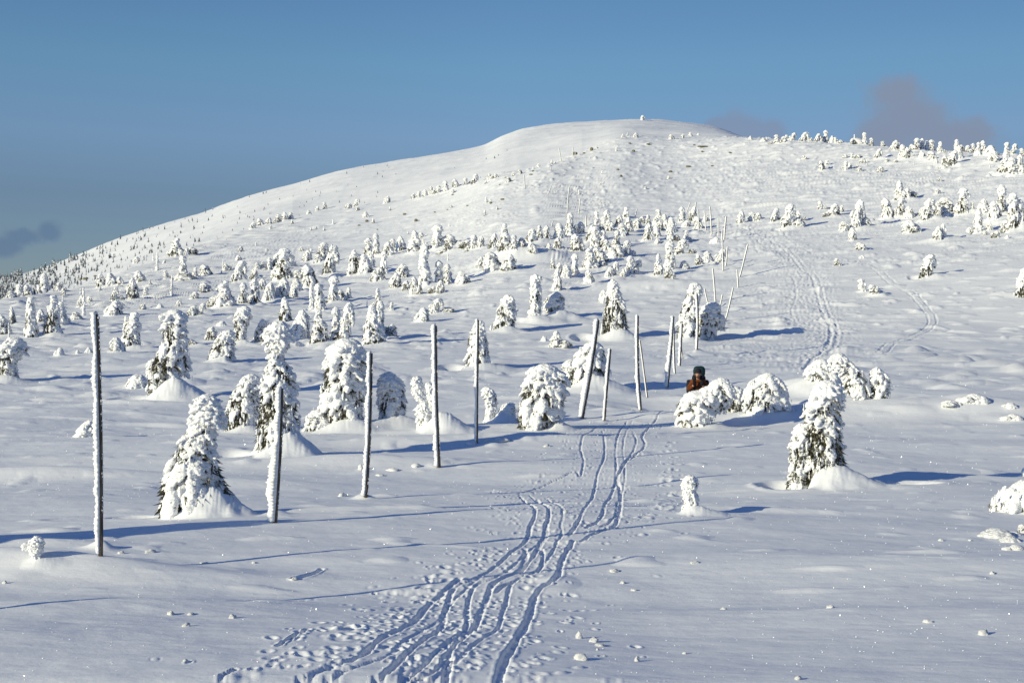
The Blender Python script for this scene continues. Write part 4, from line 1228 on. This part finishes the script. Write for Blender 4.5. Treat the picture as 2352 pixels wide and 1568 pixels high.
def make_pole(xb, yb, xt, yt, wpx, label, ice=1.0, mat=None, group='wooden trail poles', from_d=3.0, bulge=0.0):
    x, d = spot(xb, yb, from_d)
    s = d / F
    H = (yb - yt) * s
    lean = (xt - xb) * s
    R = 0.30 * wpx * s
    z0 = height(x, d)
    e = link('trail_pole', None, None, (x, d, z0))
    tag(e, label, 'pole', group)
    r_ = np.random.default_rng(int(abs(xb * 13 + yb)))
    bury = 0.12 + 0.03 * H
    n = 24
    zs = np.linspace(-bury, H, n)
    bend = r_.normal(0, .012) * H
    cxs = lean * zs / H + bend * np.sin(np.clip(zs / H, 0, 1) * 3.14)
    V, Fc = tube([(cxs[i_], 0, zs[i_]) for i_ in range(n)], [R * (1.06 - .16 * i_ / n) for i_ in range(n)], 12, r_.uniform(0, 9), .05)
    link('pole_wood', mesh_np('pole_wood', V, Fc, mat or M_wood), e)
    if ice <= 0:
        return
    # rime feathers grown to windward (towards -x), ragged thin crust on the lee edge
    px_ = 1 if H / s < 120 else 1
    nz = int(np.clip(H / s / 1.3, 14, 260))
    seg = 12
    zs = np.linspace(0.01 * H, H * 1.008, nz)
    f1 = pn2(zs / (0.16 * H) + 3, zs * 0 + .5, int(abs(xb))); f2 = pn2(zs / (3.2 * s) + 3, zs * 0 + .3, int(abs(xb)) + 1); f3 = pn2(zs / (9 * s), zs * 0 + .7, int(abs(xb)) + 2)
    ext = R * (1.35 + .4 * f1 + .60 * f2 + .3 * f3) * ice
    ext *= np.clip(1.0 + .6 * pn2(zs / (.10 * H) + 11, zs * 0 + .2, int(abs(yb))), .5, 1.4)
    if bulge:
        ext += R * bulge * np.exp(-((zs / H - .30) / .26) ** 2)
    ext = np.maximum(ext, .35 * R)
    ext[0] *= .5; ext[-1] *= .6
    V = []
    for i_ in range(nz):
        cxi = lean * zs[i_] / H + bend * math.sin(min(zs[i_] / H, 1) * 3.14)
        for q in range(seg):
            th = math.radians(76 + q / (seg - 1) * 172)      # from behind, round the windward side, to the front
            wave = 1 + .16 * math.sin(q * 1.9 + i_ * 1.1) + r_.uniform(-.09, .09)
            rr = R * 1.04 + max(0.0, -math.cos(th)) ** .8 * ext[i_] * wave
            V.append((cxi + rr * math.cos(th), rr * math.sin(th) * (1.08), zs[i_] + r_.uniform(-.4, .4) * s))
        V.append((cxi + R * .25, 0, zs[i_]))
    m_ = seg + 1
    Fq = [(i_ * m_ + q, i_ * m_ + (q + 1) % m_, (i_ + 1) * m_ + (q + 1) % m_, (i_ + 1) * m_ + q) for i_ in range(nz - 1) for q in range(m_)]
    b0 = len(V)
    V.append((lean + bend * 0 - ext[-1] * .3, 0, H * 1.008 + R * .8))
    T = [(b0, (nz - 1) * m_ + q, (nz - 1) * m_ + (q + 1) % m_) for q in range(m_)]
    V = np.array(V)
    # beads of rime along the lee edge
    if H / s > 140:
        BV, BF = [], []
        iv, if_ = ICO_V, ICO_F
        nb = int(H / s / 2.6)
        for z_ in r_.uniform(0, H, nb):
            if pn2(np.array([z_ / (.1 * H)]), np.array([9.5]), int(yb))[0] < -.12:
                continue
            cxi = lean * z_ / H + bend * math.sin(z_ / H * 3.14)
            k_ = R * r_.uniform(.10, .30)
            th = math.radians(r_.uniform(-38, 15))
            BV.append(iv * np.array([k_, k_, k_ * 1.6]) + np.array([cxi + R * 1.02 * math.cos(th), R * 1.02 * math.sin(th), z_]))
            BF.append(if_ + sum(len(q) for q in BV[:-1]))
        if BV:
            BF = np.concatenate(BF) + len(V)
            V = np.concatenate([V] + BV)
            T = np.concatenate([np.array(T), BF])
    link('rime_crust', mesh_np('rime_crust', V, [np.array(Fq), np.array(T)], M_rime), e)


make_pole(231, 1276, 222, 722, 18, 'tallest dark pole with a thick rime coat, at the near end of the pole line', 1.0)
make_pole(632, 1200, 647, 892, 16, 'short pole bulging with feathered rime, second in the line beside the bowed-headed spruce', 1.3, bulge=2.2)
make_pole(840, 1140, 852, 811, 15, 'third pole of the line, rimed on one side, before the bulky square-shouldered spruce', .9)
make_pole(1008, 1073, 1000, 748, 14, 'fourth pole, grey and straight, before the feathered rime horns', .9)
make_pole(1095, 1017, 1098, 735, 10, 'fifth pole, slim with a dark tip, crossing the pointed snow-hung spruce', .7)
make_pole(1337, 960, 1374, 735, 14, 'leaning grey pole with ragged rime at its shaded foot', .8, bulge=.8)
make_pole(1388, 966, 1402, 802, 10, 'shorter pole leaning beside the leaning grey pole', .6)
make_pole(1472, 943, 1465, 725, 10, 'upright rimed pole nearest the ski tracks at the crest', .8)
make_pole(1487, 913, 1470, 782, 6, 'thin reddish bare pole leaning behind the crest pole', .15, M_bark)
make_pole(1533, 890, 1547, 727, 9, 'pole with a lump of rime at its foot, closest to the hiker', 1.0, bulge=.9)
make_pole(1551, 858, 1549, 752, 5.5, 'thin pole standing just past the pole with the rime lump', 1.0)
make_pole(1562, 840, 1567, 743, 7, 'thick-rimed pole third beyond the hiker', 1.1)
make_pole(1568, 822, 1565, 770, 4, 'small brown pole tucked behind the thick-rimed one', .1, M_bark)
make_pole(1601, 803, 1601, 675, 7, 'tall white pole in front of the tall tapering spruce', .9)
far_poles = [('C', 1845, 1085, 1822, 800, 5), ('C', 2040, 962, 2030, 810, 4.5), ('C', 2053, 872, 2122, 592, 5), ('C', 1911, 818, 1903, 470, 4.5), ('C', 1920, 552, 1937, 356, 5), ('C', 1935, 776, 1948, 612, 4.5),
             ('C', 1872, 1180, 1905, 1022, 4.5), ('C', 1928, 1250, 1995, 966, 5), ('C', 1785, 1112, 1752, 972, 4.5), ('C', 1870, 522, 1870, 370, 3.4), ('C', 1812, 510, 1798, 268, 4), ('C', 1763, 472, 1750, 312, 3.5),
             ('C', 1700, 477, 1697, 293, 3.5), ('C', 1668, 402, 1677, 250, 4), ('C', 1596, 322, 1628, 235, 2.6), ('C', 1156, 364, 1172, 292, 3), ('C', 738, 440, 738, 348, 3.4), ('C', 443, 440, 455, 394, 3.4),
             ('C', 578, 326, 593, 108, 3.4), ('C', 674, 332, 688, 206, 3), ('C', 411, 168, 445, 80, 2.4), ('C', 215, 117, 208, 0, 2.8), ('G', 806, 446, 790, 348, 2.4), ('G', 888, 402, 890, 340, 2.4),
             ('G', 730, 506, 732, 486, 2), ('E', 1010, 452, 1015, 400, 2.6), ('E', 1411, 446, 1411, 420, 2), ('E', 2062, 472, 2056, 428, 2.8)]
fp = []
for (c, xb, yb, xt, yt, w_) in far_poles:
    fp.append((*at(c, xb, yb), *at(c, xt, yt), w_, c))
up_n = 0
for (xb, yb, xt, yt, w_, c) in sorted(fp, key=lambda q: -q[1]):
    if c == 'E':
        lab = {2.6: 'slanted thin pole on the slope below the hut', 2: 'tiny upright stick alone on the slope below the hut', 2.8: 'stubby rimed stick near the cone-shaped spruce below the hut'}[w_]
    else:
        up_n += 1
        look = 'leaning' if abs(xt - xb) > 6 else 'upright'
        tallw = 'tall' if yb - yt > 55 else ('mid-height' if yb - yt > 32 else 'short')
        lab = f'{tallw} {look} rimed pole, {ORD[up_n - 1]} going uphill from the tall tapering spruce'
    make_pole(xb, yb, xt, yt, w_ * .88, lab, .6)
make_pole(-190, 1418, -196, 800, 19, 'rimed pole casting the long thin shadow over the ski tracks', .8)

# ------------------------------------------------------------------ rocks
def rock_mesh(seed):
    v, f = ico(3)
    p = v * (1 + .34 * pn3(v * 1.4 + seed, seed)[:, None] + .14 * pn3(v * 4 + seed, seed + 1)[:, None])
    p[:, 2] = np.where(p[:, 2] > .55, .55 + (p[:, 2] - .55) * .4, p[:, 2])
    return mesh_np('rock', p, f, M_rock, False)


ROCKS = [('B', 1000, 402, 24, 26), ('B', 932, 434, 22, 14), ('B', 1323, 340, 26, 18), ('B', 1420, 395, 28, 28), ('B', 2060, 244, 24, 22), ('B', 2160, 212, 26, 16), ('B', 1860, 265, 20, 12), ('B', 1690, 299, 18, 10),
         ('B', 1735, 172, 20, 12), ('B', 1580, 322, 14, 14), ('B', 1090, 470, 12, 12), ('G', 1025, 368, 20, 34), ('G', 1328, 376, 20, 22), ('G', 1435, 322, 24, 14), ('G', 1830, 341, 74, 10), ('G', 1768, 330, 18, 10),
         ('G', 1215, 508, 18, 16), ('G', 1238, 556, 18, 20), ('G', 1725, 486, 34, 16), ('G', 1595, 523, 26, 16), ('G', 1897, 480, 20, 10), ('G', 970, 389, 18, 12), ('G', 905, 394, 30, 24), ('G', 600, 518, 14, 14),
         ('G', 587, 543, 24, 12), ('G', 405, 563, 18, 8), ('G', 378, 722, 24, 12), ('G', 1825, 378, 16, 14), ('G', 2025, 384, 18, 12), ('G', 1300, 316, 18, 10), ('A', 735, 464, 46, 26), ('A', 815, 441, 24, 16), ('A', 690, 470, 22, 20)]
rms = [rock_mesh(s_) for s_ in (1, 2, 3, 4)]
rk = []
for i_, (c, x0, y0, w_, h_) in enumerate(ROCKS):
    px, py = at(c, x0, y0)
    rk.append((px, py, w_ * CROPS[c][2], h_ * CROPS[c][2], c))
n_rock = {}
for i_, (px, py, w_, h_, c) in enumerate(sorted(rk)):
    x, d = spot(px, py)
    s = d / F
    o = link('rock', rms[i_ % 4], None, (x, d, height(x, d) + .18 * h_ * s), rng.uniform(-.4, .4))
    o.scale = (w_ * s * .55, w_ * s * .5, h_ * s * .75)
    zn = 'below the forested flank' if c == 'A' else ('on the smooth apron under the summit dome' if c == 'B' else 'on the stony shoulder under the summit')
    n_rock[zn] = n_rock.get(zn, 0) + 1
    shp = 'flat' if w_ > 2.2 * h_ else ('upright' if h_ > w_ else 'rounded')
    tag(o, f'{shp} yellow-brown rock {zn}, {ORD[n_rock[zn] - 1]} towards the hut', 'rock', 'bare rocks poking through the snow')

# ------------------------------------------------------------------ summit marker and hut
x, d = spot(1476, 276)
z0 = height(x, d)
mc, mf = grow('summit', [[(-.6, 0, 1.5), (.4, 0, 1.3), (1.3, 0, 1.25), (2.1, .1, 1.35), (2.6, .1, .8)]], .09, 41, .05, .4)
place_tree('summit_cairn', mc, mf, (x, d, z0), 'rime-plastered cairn standing on the very top of the mountain', None, 'cairn')

M_hut, nt, b = principled('hut_boards', (0.05, 0.042, 0.04), .85, .2)
ramp_color(nt, b, 3.0, [(.35, (.035, .03, .03)), (.7, (.09, .075, .065))], (1, 1, 8))


def box(V, Fq, lo, hi):
    b0 = len(V)
    for z_ in (lo[2], hi[2]):
        V += [(lo[0], lo[1], z_), (hi[0], lo[1], z_), (hi[0], hi[1], z_), (lo[0], hi[1], z_)]
    Fq += [(b0, b0 + 3, b0 + 2, b0 + 1), (b0 + 4, b0 + 5, b0 + 6, b0 + 7)] + [(b0 + q, b0 + (q + 1) % 4, b0 + 4 + (q + 1) % 4, b0 + 4 + q) for q in range(4)]


px, py = at('E', 934, 268)
dh = 330.0
xh = (px - CX) / F * dh
zh = height(xh, dh)
top = (CY - at('E', 0, 216)[1]) / F * dh
hut = link('hut', None, None, (xh, dh, zh))
tag(hut, 'little dark wooden hut with a snow-covered roof half hidden on the skyline', 'hut')
eave = top - zh - 1.0
V, Fq = [], []
box(V, Fq, (-1.35, -1.2, -.4), (1.35, 1.2, eave))
link('wall', mesh_np('hut_wall', V, np.array(Fq), M_hut, False), hut)
V, Fq = [], []
R_ = 1.65
V = [(-R_, -1.5, eave - .1), (R_, -1.5, eave - .1), (R_, 1.5, eave - .1), (-R_, 1.5, eave - .1), (-1.2, 0, eave + .95), (1.2, 0, eave + .95), (-R_, -1.5, eave - .3), (R_, -1.5, eave - .3), (R_, 1.5, eave - .3), (-R_, 1.5, eave - .3)]
Fq = [(0, 1, 5, 4), (2, 3, 4, 5), (0, 6, 7, 1), (1, 7, 8, 2), (2, 8, 9, 3), (3, 9, 6, 0), (6, 9, 8, 7)]
rf = link('roof', mesh_np('hut_roof', np.array(V), [np.array(Fq), np.array([(1, 2, 5), (3, 0, 4)])], M_rime, False), hut)
V, Fq = [], []
box(V, Fq, (-1.0, -.12, eave + .5), (-.76, .12, eave + 1.75))
link('chimney', mesh_np('hut_chimney', V, np.array(Fq), M_rime, False), rf)
for wx in (-.55, .6):
    V, Fq = [], []
    box(V, Fq, (wx - .28, -1.235, eave - 1.15), (wx + .28, -1.19, eave - .5))
    link('window', mesh_np('hut_window', V, np.array(Fq), principled('hut_window_glass', (.01, .012, .015), .1, .5)[0], False), hut)

# ------------------------------------------------------------------ the forest on the far flank
tv, tf = [], []
fr = np.random.default_rng(12)
n_far = 0
pts = []
while len(pts) < 1150:
    px = fr.uniform(-150, 900) if fr.random() < .9 else fr.uniform(600, 1250)
    yc_, yr_ = float(curve(np.array([px]), CREST_Y)[0]), float(curve(np.array([px]), RIDGE_Y)[0])
    t = fr.random()
    py = yc_ + (yr_ - yc_) * t
    dens = np.exp(-max(px, 0) / 150.0) * (0.75 + .6 * t) + .04 + (.05 * (t < .04))
    cl = pn2(np.array([px / 28.0]), np.array([py / 9.0]), 77)[0]
    if fr.random() > dens * (0.55 + 1.6 * max(cl, -.2)):
        continue
    pts.append((px, py))
for (px, py) in pts:
    x, d = spot(px, py, 150)
    if d < 180:
        continue
    s = d / F
    h_ = s * fr.uniform(6, 17) * (1.1 if px < 200 else (.75 if px < 480 else .45))
    w_ = h_ * fr.uniform(.17, .32)
    z0 = height(x, d) - .05 * h_
    for j in range(4):
        zb = z0 + h_ * (.0 + j * .22); r_ = w_ * (1.1 - j * .25)
        b0 = len(tv)
        ox, oy = fr.normal(0, .06, 2) * h_ * .5
        for q in range(5):
            th = q * 1.2566 + fr.uniform(-.5, .5)
            rq = r_ * fr.uniform(.6, 1.3)
            tv.append((x + ox + math.cos(th) * rq, d + oy + math.sin(th) * rq, zb + fr.uniform(-.05, .05) * h_))
        tv.append((x + ox, d + oy, zb + h_ * .36))
        for q in range(5):
            tf.append((b0 + q, b0 + (q + 1) % 5, b0 + 5))
o = link('distant_forest', mesh_np('distant_forest', np.array(tv), np.array(tf), M_far, False))
tag(o, 'sparse grey-green spruce forest dusted with snow on the far mountain flank', 'forest', None, 'stuff')

# ------------------------------------------------------------------ lumps of rime fallen on the snow
def lump_mesh(seed):
    v, f = ico(3)
    p = v * (1 + .45 * pn3(v * 1.5 + seed, seed)[:, None] + .2 * pn3(v * 4.0 + seed, seed + 3)[:, None])
    return mesh_np('lump', p, f, M_rime)


lms = [lump_mesh(s_ + 20) for s_ in range(5)]
LUMPS = [('S', 20, 1180, 32, 40), ('S', 100, 1198, 60, 26), ('S', 130, 1220, 60, 16), ('S', 30, 1290, 80, 32), ('S', 118, 1242, 18, 14), ('S', 325, 1300, 34, 28), ('S', 1170, 1395, 40, 20), ('S', 2140, 1160, 60, 34), ('S', 1845, 1096, 46, 16),
         ('S', 1340, 1022, 50, 18), ('S', 630, 785, 50, 12), ('S', 1915, 670, 30, 12), ('S', 2068, 670, 18, 10), ('S', 575, 1262, 22, 12), ('S', 780, 1028, 34, 12), ('S', 2185, 842, 34, 14), ('S', 205, 830, 60, 14), ('S', 310, 930, 34, 12), ('S', 250, 892, 36, 12),
         ('W', 915, 590, 52, 22), ('W', 1140, 582, 80, 28), ('W', 1290, 1050, 66, 30), ('W', 1440, 1050, 60, 20), ('W', 1410, 1138, 60, 28), ('W', 1755, 1076, 60, 34), ('W', 35, 815, 40, 24), ('W', 1400, 1405, 40, 18), ('W', 1540, 662, 60, 12), ('W', 1915, 664, 30, 14),
         ('D', 1075, 330, 30, 34), ('D', 1265, 335, 66, 18), ('D', 1400, 312, 60, 20), ('D', 1190, 365, 50, 14), ('D', 970, 484, 50, 22), ('D', 690, 970, 60, 24), ('D', 1805, 165, 24, 18), ('D', 1900, 162, 90, 20), ('D', 1720, 180, 60, 18), ('D', 2160, 195, 40, 14), ('D', 2265, 580, 26, 14), ('D', 455, 870, 22, 10)]
for i_, (c, x0, y0, w_, h_) in enumerate(LUMPS):
    px, py = at(c, x0, y0)
    x, d = spot(px, py)
    s = CROPS[c][2] * d / F
    o = link('rime_lump', lms[i_ % 5], None, (x, d, height(x, d) + .05 * h_ * s), rng.uniform(-3, 3))
    o.scale = (w_ * s * .5, w_ * s * .42, h_ * s * .75)
    where = {'S': 'beside and beyond the ski tracks', 'W': 'near the tallest end pole', 'D': 'between the pole line and the ski tracks'}[c]
    tag(o, f'small white lump of fallen rime {where}', 'rime lump', f'lumps of rime {where}')

# frost crystals glinting on the surface
cr = np.random.default_rng(5)
n = 3200
dd = np.exp(cr.uniform(math.log(6.5), math.log(60), n)); uu = cr.uniform(-.40, .40, n)
tv, tf = [], []
tsv = np.array(TO_SUN)
for k in range(n):
    d = dd[k]; x = uu[k] * d
    sz = d * 0.00022 * cr.uniform(.6, 1.5) + .0006
    nrm = tsv + cr.normal(0, .45, 3)
    nrm /= np.linalg.norm(nrm)
    a = np.cross(nrm, (0, 0, 1.0)); a /= np.linalg.norm(a); b2 = np.cross(nrm, a)
    p = np.array([x, d, height(x, d) + sz * .8])
    b0 = len(tv)
    for q in range(6):
        th = q * 1.0472
        tv.append(p + sz * (a * math.cos(th) + b2 * math.sin(th)))
    tf += [(b0, b0 + 1, b0 + 2, b0 + 3), (b0, b0 + 3, b0 + 4, b0 + 5)]
M_frost, nt, b = principled('frost_crystal', (.95, .95, .95), .22, .8)
o = link('frost_crystals', mesh_np('frost_crystals', np.array(tv), np.array(tf), M_frost, False))
tag(o, 'glinting frost crystals scattered over the near snow', 'frost', None, 'stuff')

# ------------------------------------------------------------------ the hiker
def skin(name, joints, edges, mat, parent, root=0, sub=2):
    me = bpy.data.meshes.new(name)
    me.from_pydata([j[0] for j in joints], edges, [])
    o = bpy.data.objects.new(name, me)
    COL.objects.link(o)
    m = o.modifiers.new('skin', 'SKIN')
    m.use_smooth_shade = True
    for i_, j in enumerate(joints):
        r = j[1] if isinstance(j[1], tuple) else (j[1], j[1])
        me.skin_vertices[0].data[i_].radius = r
        me.skin_vertices[0].data[i_].use_root = (i_ == root)
    sb = o.modifiers.new('sub', 'SUBSURF')
    sb.levels = sb.render_levels = sub
    dg = bpy.context.evaluated_depsgraph_get()
    out = bpy.data.meshes.new_from_object(o.evaluated_get(dg))
    bpy.data.objects.remove(o); bpy.data.meshes.remove(me)
    out.name = name
    out.materials.clear(); out.materials.append(mat)
    for p in out.polygons:
        p.use_smooth = True
    return link(name, out, parent)


M_skin = principled('skin', (.42, .24, .17), .55, .3)[0]
M_jacket, nt, b = principled('shaded_rust_jacket', (.16, .042, .010), .8, .2)
ramp_color(nt, b, 9, [(.35, (.105, .028, .007)), (.7, (.175, .048, .012))])  # rust darkened in the colour itself, standing for the bush's shadow on the hiker
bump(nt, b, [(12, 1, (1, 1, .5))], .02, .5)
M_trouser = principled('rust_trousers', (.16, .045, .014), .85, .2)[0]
M_black = principled('black_fabric', (.010, .010, .014), .85, .2)[0]
M_beanie = principled('dark_wool', (.022, .020, .026), .95, .1)[0]
M_beard = principled('brown_beard', (.10, .055, .035), .9, .1)[0]
M_teal, nt, b = principled('teal_pack', (.003, .026, .036), .7, .3)
bump(nt, b, [(10, 1, (1, 1, 1))], .02, .5)
M_navy = principled('navy_pack', (.006, .012, .030), .75, .3)[0]
M_paper = principled('map_paper', (.62, .66, .58), .7, .2)[0]
M_eye = principled('eye', (.03, .02, .02), .2, .5)[0]
M_lip = principled('lips', (.30, .12, .10), .6, .3)[0]

hz = height(HX, HD)
HZ = (CY - 845.5) / F * HD - 1.85
print('hiker ground', hz, 'feet', HZ)
man = link('person', None, None, (HX, HD, HZ), math.radians(-6))
man.scale = (1, 1, 1)
tag(man, 'hiker in a rust-orange jacket and dark beanie, gloved hands raised to the chest straps', 'person')
JT = [((0, .02, .97), (.15, .12)), ((0, -.02, 1.16), (.14, .11)), ((0, -.08, 1.36), (.17, .12)), ((0, -.125, 1.50), .07), ((0, -.16, 1.57), .062), ((0, -.195, 1.635), (.082, .092)), ((0, -.20, 1.72), (.083, .095)), ((0, -.19, 1.785), (.055, .06)),
      ((-.17, -.07, 1.44), .07), ((-.30, -.07, 1.17), .05), ((-.13, -.31, 1.33), .036), ((.17, -.07, 1.44), .07), ((.30, -.07, 1.17), .05), ((.13, -.31, 1.33), .036),
      ((-.10, .02, .90), (.095, .1)), ((-.11, -.14, .50), .07), ((-.11, -.02, .10), .045), ((-.11, -.15, .05), .04), ((.10, .03, .90), (.095, .1)), ((.11, .02, .50), .07), ((.11, .22, .12), .045), ((.11, .12, .05), .04)]
ED = [(0, 1), (1, 2), (2, 3), (3, 4), (4, 5), (5, 6), (6, 7), (2, 8), (8, 9), (9, 10), (2, 11), (11, 12), (12, 13), (0, 14), (14, 15), (15, 16), (16, 17), (0, 18), (18, 19), (19, 20), (20, 21)]
skin('body', JT, ED, M_skin, man)
G = lambda i_, k, m=1.0, o=(0, 0, 0): ((JT[i_][0][0] + o[0], JT[i_][0][1] + o[1], JT[i_][0][2] + o[2]), tuple((q * m + k) for q in (JT[i_][1] if isinstance(JT[i_][1], tuple) else (JT[i_][1],) * 2)))
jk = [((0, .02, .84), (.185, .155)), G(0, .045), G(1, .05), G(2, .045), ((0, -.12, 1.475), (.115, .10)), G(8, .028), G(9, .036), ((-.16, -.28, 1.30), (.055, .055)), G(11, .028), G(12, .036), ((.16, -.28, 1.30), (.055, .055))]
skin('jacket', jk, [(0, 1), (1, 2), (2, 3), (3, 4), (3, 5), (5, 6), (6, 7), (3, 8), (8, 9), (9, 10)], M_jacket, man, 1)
tr_ = [((0, .02, .93), (.165, .13)), G(14, .02), G(15, .028), ((-.11, -.03, .16), .075), G(18, .02), G(19, .028), ((.11, .2, .18), .075)]
skin('trousers', tr_, [(0, 1), (1, 2), (2, 3), (0, 4), (4, 5), (5, 6)], M_trouser, man)
for sx, (ax, ay) in ((-1, (-.11, -.02)), (1, (.11, .22))):
    skin('boot', [((ax, ay, .20), .06), ((ax, ay, .07), (.06, .06)), ((ax, ay - .10, .045), (.05, .045)), ((ax, ay - .19, .035), (.045, .035))], [(0, 1), (1, 2), (2, 3)], M_black, man)
    # glove: palm, four unequal curled fingers and a thumb from the side of the palm
    w0 = (sx * .13, -.31, 1.33)
    gl = [((w0[0], w0[1], w0[2] - .03), (.05, .05)), ((w0[0] - sx * .005, w0[1] - .02, w0[2] + .035), (.058, .042)), ((w0[0] - sx * .01, w0[1] - .03, w0[2] + .095), (.056, .036))]
    ge = [(0, 1), (1, 2)]
    for fi_, (fx, ln) in enumerate(((-.036, .050), (-.012, .060), (.012, .056), (.036, .044))):
        b0 = len(gl)
        gl += [((w0[0] - sx * .01 + fx, w0[1] - .045, w0[2] + .125), .014), ((w0[0] - sx * .01 + fx, w0[1] - .035 + .02, w0[2] + .125 + ln * .6), .013), ((w0[0] - sx * .01 + fx, w0[1] + .02, w0[2] + .12 + ln * .35), .011)]
        ge += [(2, b0), (b0, b0 + 1), (b0 + 1, b0 + 2)]
    b0 = len(gl)
    gl += [((w0[0] - sx * .062, w0[1] - .03, w0[2] + .06), .016), ((w0[0] - sx * .072, w0[1] - .02, w0[2] + .105), .013)]
    ge += [(1, b0), (b0, b0 + 1)]
    skin('glove', gl, ge, M_black, man, 0, 1)


def blob_mesh(name, parts, mat, parent, sub=3):
    V, Fc = [], []
    v, f = ico(sub)
    for (c_, r_, top_cut) in parts:
        p = v * np.array(r_) + np.array(c_)
        if top_cut is not None:
            p[:, 2] = np.maximum(p[:, 2], top_cut)
        Fc.append(f + sum(len(q) for q in V)); V.append(p)
    return link(name, mesh_np(name, np.concatenate(V), np.concatenate(Fc), mat), parent)


blob_mesh('beanie', [((0, -.19, 1.745), (.108, .122, .105), 1.70), ((0, -.195, 1.715), (.112, .127, .028), None)], M_beanie, man)
blob_mesh('hood', [((-.10, -.11, 1.53), (.05, .09, .11), None), ((.10, -.11, 1.53), (.05, .09, .11), None), ((0, -.02, 1.53), (.13, .06, .10), None)], M_black, man)
blob_mesh('beard', [((0, -.262, 1.578), (.058, .042, .045), None)], M_beard, man)
blob_mesh('nose', [((0, -.300, 1.650), (.016, .022, .026), None), ((0, -.293, 1.672), (.011, .014, .028), None)], M_skin, man, 2)
blob_mesh('mouth', [((0, -.300, 1.598), (.024, .008, .006), None)], M_lip, man, 2)
for sx in (-1, 1):
    blob_mesh('eye', [((sx * .032, -.283, 1.678), (.012, .007, .007), None)], M_eye, man, 2)
    blob_mesh('ear', [((sx * .092, -.195, 1.655), (.012, .022, .032), None)], M_skin, man, 2)


def ring_band(name, z, rx, ry, oy, hh, mat, parent, n=28):
    V, Fq = [], []
    for q in range(n):
        th = q / n * 6.2832
        for (dr, dz) in ((0, -hh), (.012, -hh), (.012, hh), (0, hh)):
            V.append((math.cos(th) * (rx + dr), oy + math.sin(th) * (ry + dr), z + dz))
    for q in range(n):
        for k in range(4):
            Fq.append((q * 4 + k, ((q + 1) % n) * 4 + k, ((q + 1) % n) * 4 + (k + 1) % 4, q * 4 + (k + 1) % 4))
    return link(name, mesh_np(name, V, np.array(Fq), mat, False), parent)


pack = link('backpack', None, None, (HX, HD, HZ), math.radians(-6))
pack.scale = (1, 1, 1)
tag(pack, 'large teal and navy trekking backpack worn by the hiker', 'backpack')


def soft_box(name, lo, hi, mat, parent, cutpow=4.0):
    bm = bmesh.new()
    bmesh.ops.create_cube(bm, size=2)
    bmesh.ops.subdivide_edges(bm, edges=bm.edges[:], cuts=7, use_grid_fill=True)
    P = np.array([v.co for v in bm.verts]); f = [[q.index for q in p.verts] for p in bm.faces]
    bm.free()
    nn = (np.abs(P) ** cutpow).sum(1) ** (1 / cutpow)
    P = P / nn[:, None]
    P *= (1 + .05 * pn3(P * 2.2 + lo[0], 3)[:, None])
    c_, h_ = (np.array(lo) + np.array(hi)) / 2, (np.array(hi) - np.array(lo)) / 2
    return link(name, mesh_np(name, P * h_ + c_, np.array(f), mat), parent)


soft_box('main_bag', (-.20, .07, .98), (.26, .42, 1.68), M_navy, pack, 3.4)
soft_box('lid', (-.14, .08, 1.56), (.24, .42, 1.92), M_teal, pack, 3.0)
soft_box('side_pocket', (-.36, .10, 1.02), (-.19, .36, 1.48), M_navy, pack)
soft_box('side_pocket', (.19, .10, 1.02), (.36, .36, 1.48), M_navy, pack)
ring_band('hip_belt', .955, .205, .180, .015, .035, M_black, pack)
ring_band('chest_strap', 1.235, .205, .175, -.045, .016, M_black, pack)
for sx in (-1, 1):
    skin('shoulder_strap', [((sx * .13, .08, 1.50), (.035, .02)), ((sx * .135, -.08, 1.545), (.035, .02)), ((sx * .13, -.225, 1.42), (.035, .02)), ((sx * .135, -.215, 1.20), (.03, .02)), ((sx * .19, -.05, 1.05), (.025, .02))], [(0, 1), (1, 2), (2, 3), (3, 4)], M_black, pack, 0, 1)
mp = soft_box('folded_map', (-.035, -.012, -.085), (.035, .012, .085), M_paper, None, 8.0)
mp.location = (HX - .155, HD - .165, HZ + 1.07)
mp.rotation_euler = (0.1, math.radians(-24), 0)
tag(mp, 'pale folded map tucked at the hip of the hiker', 'map')
print('objects', len(bpy.data.objects))
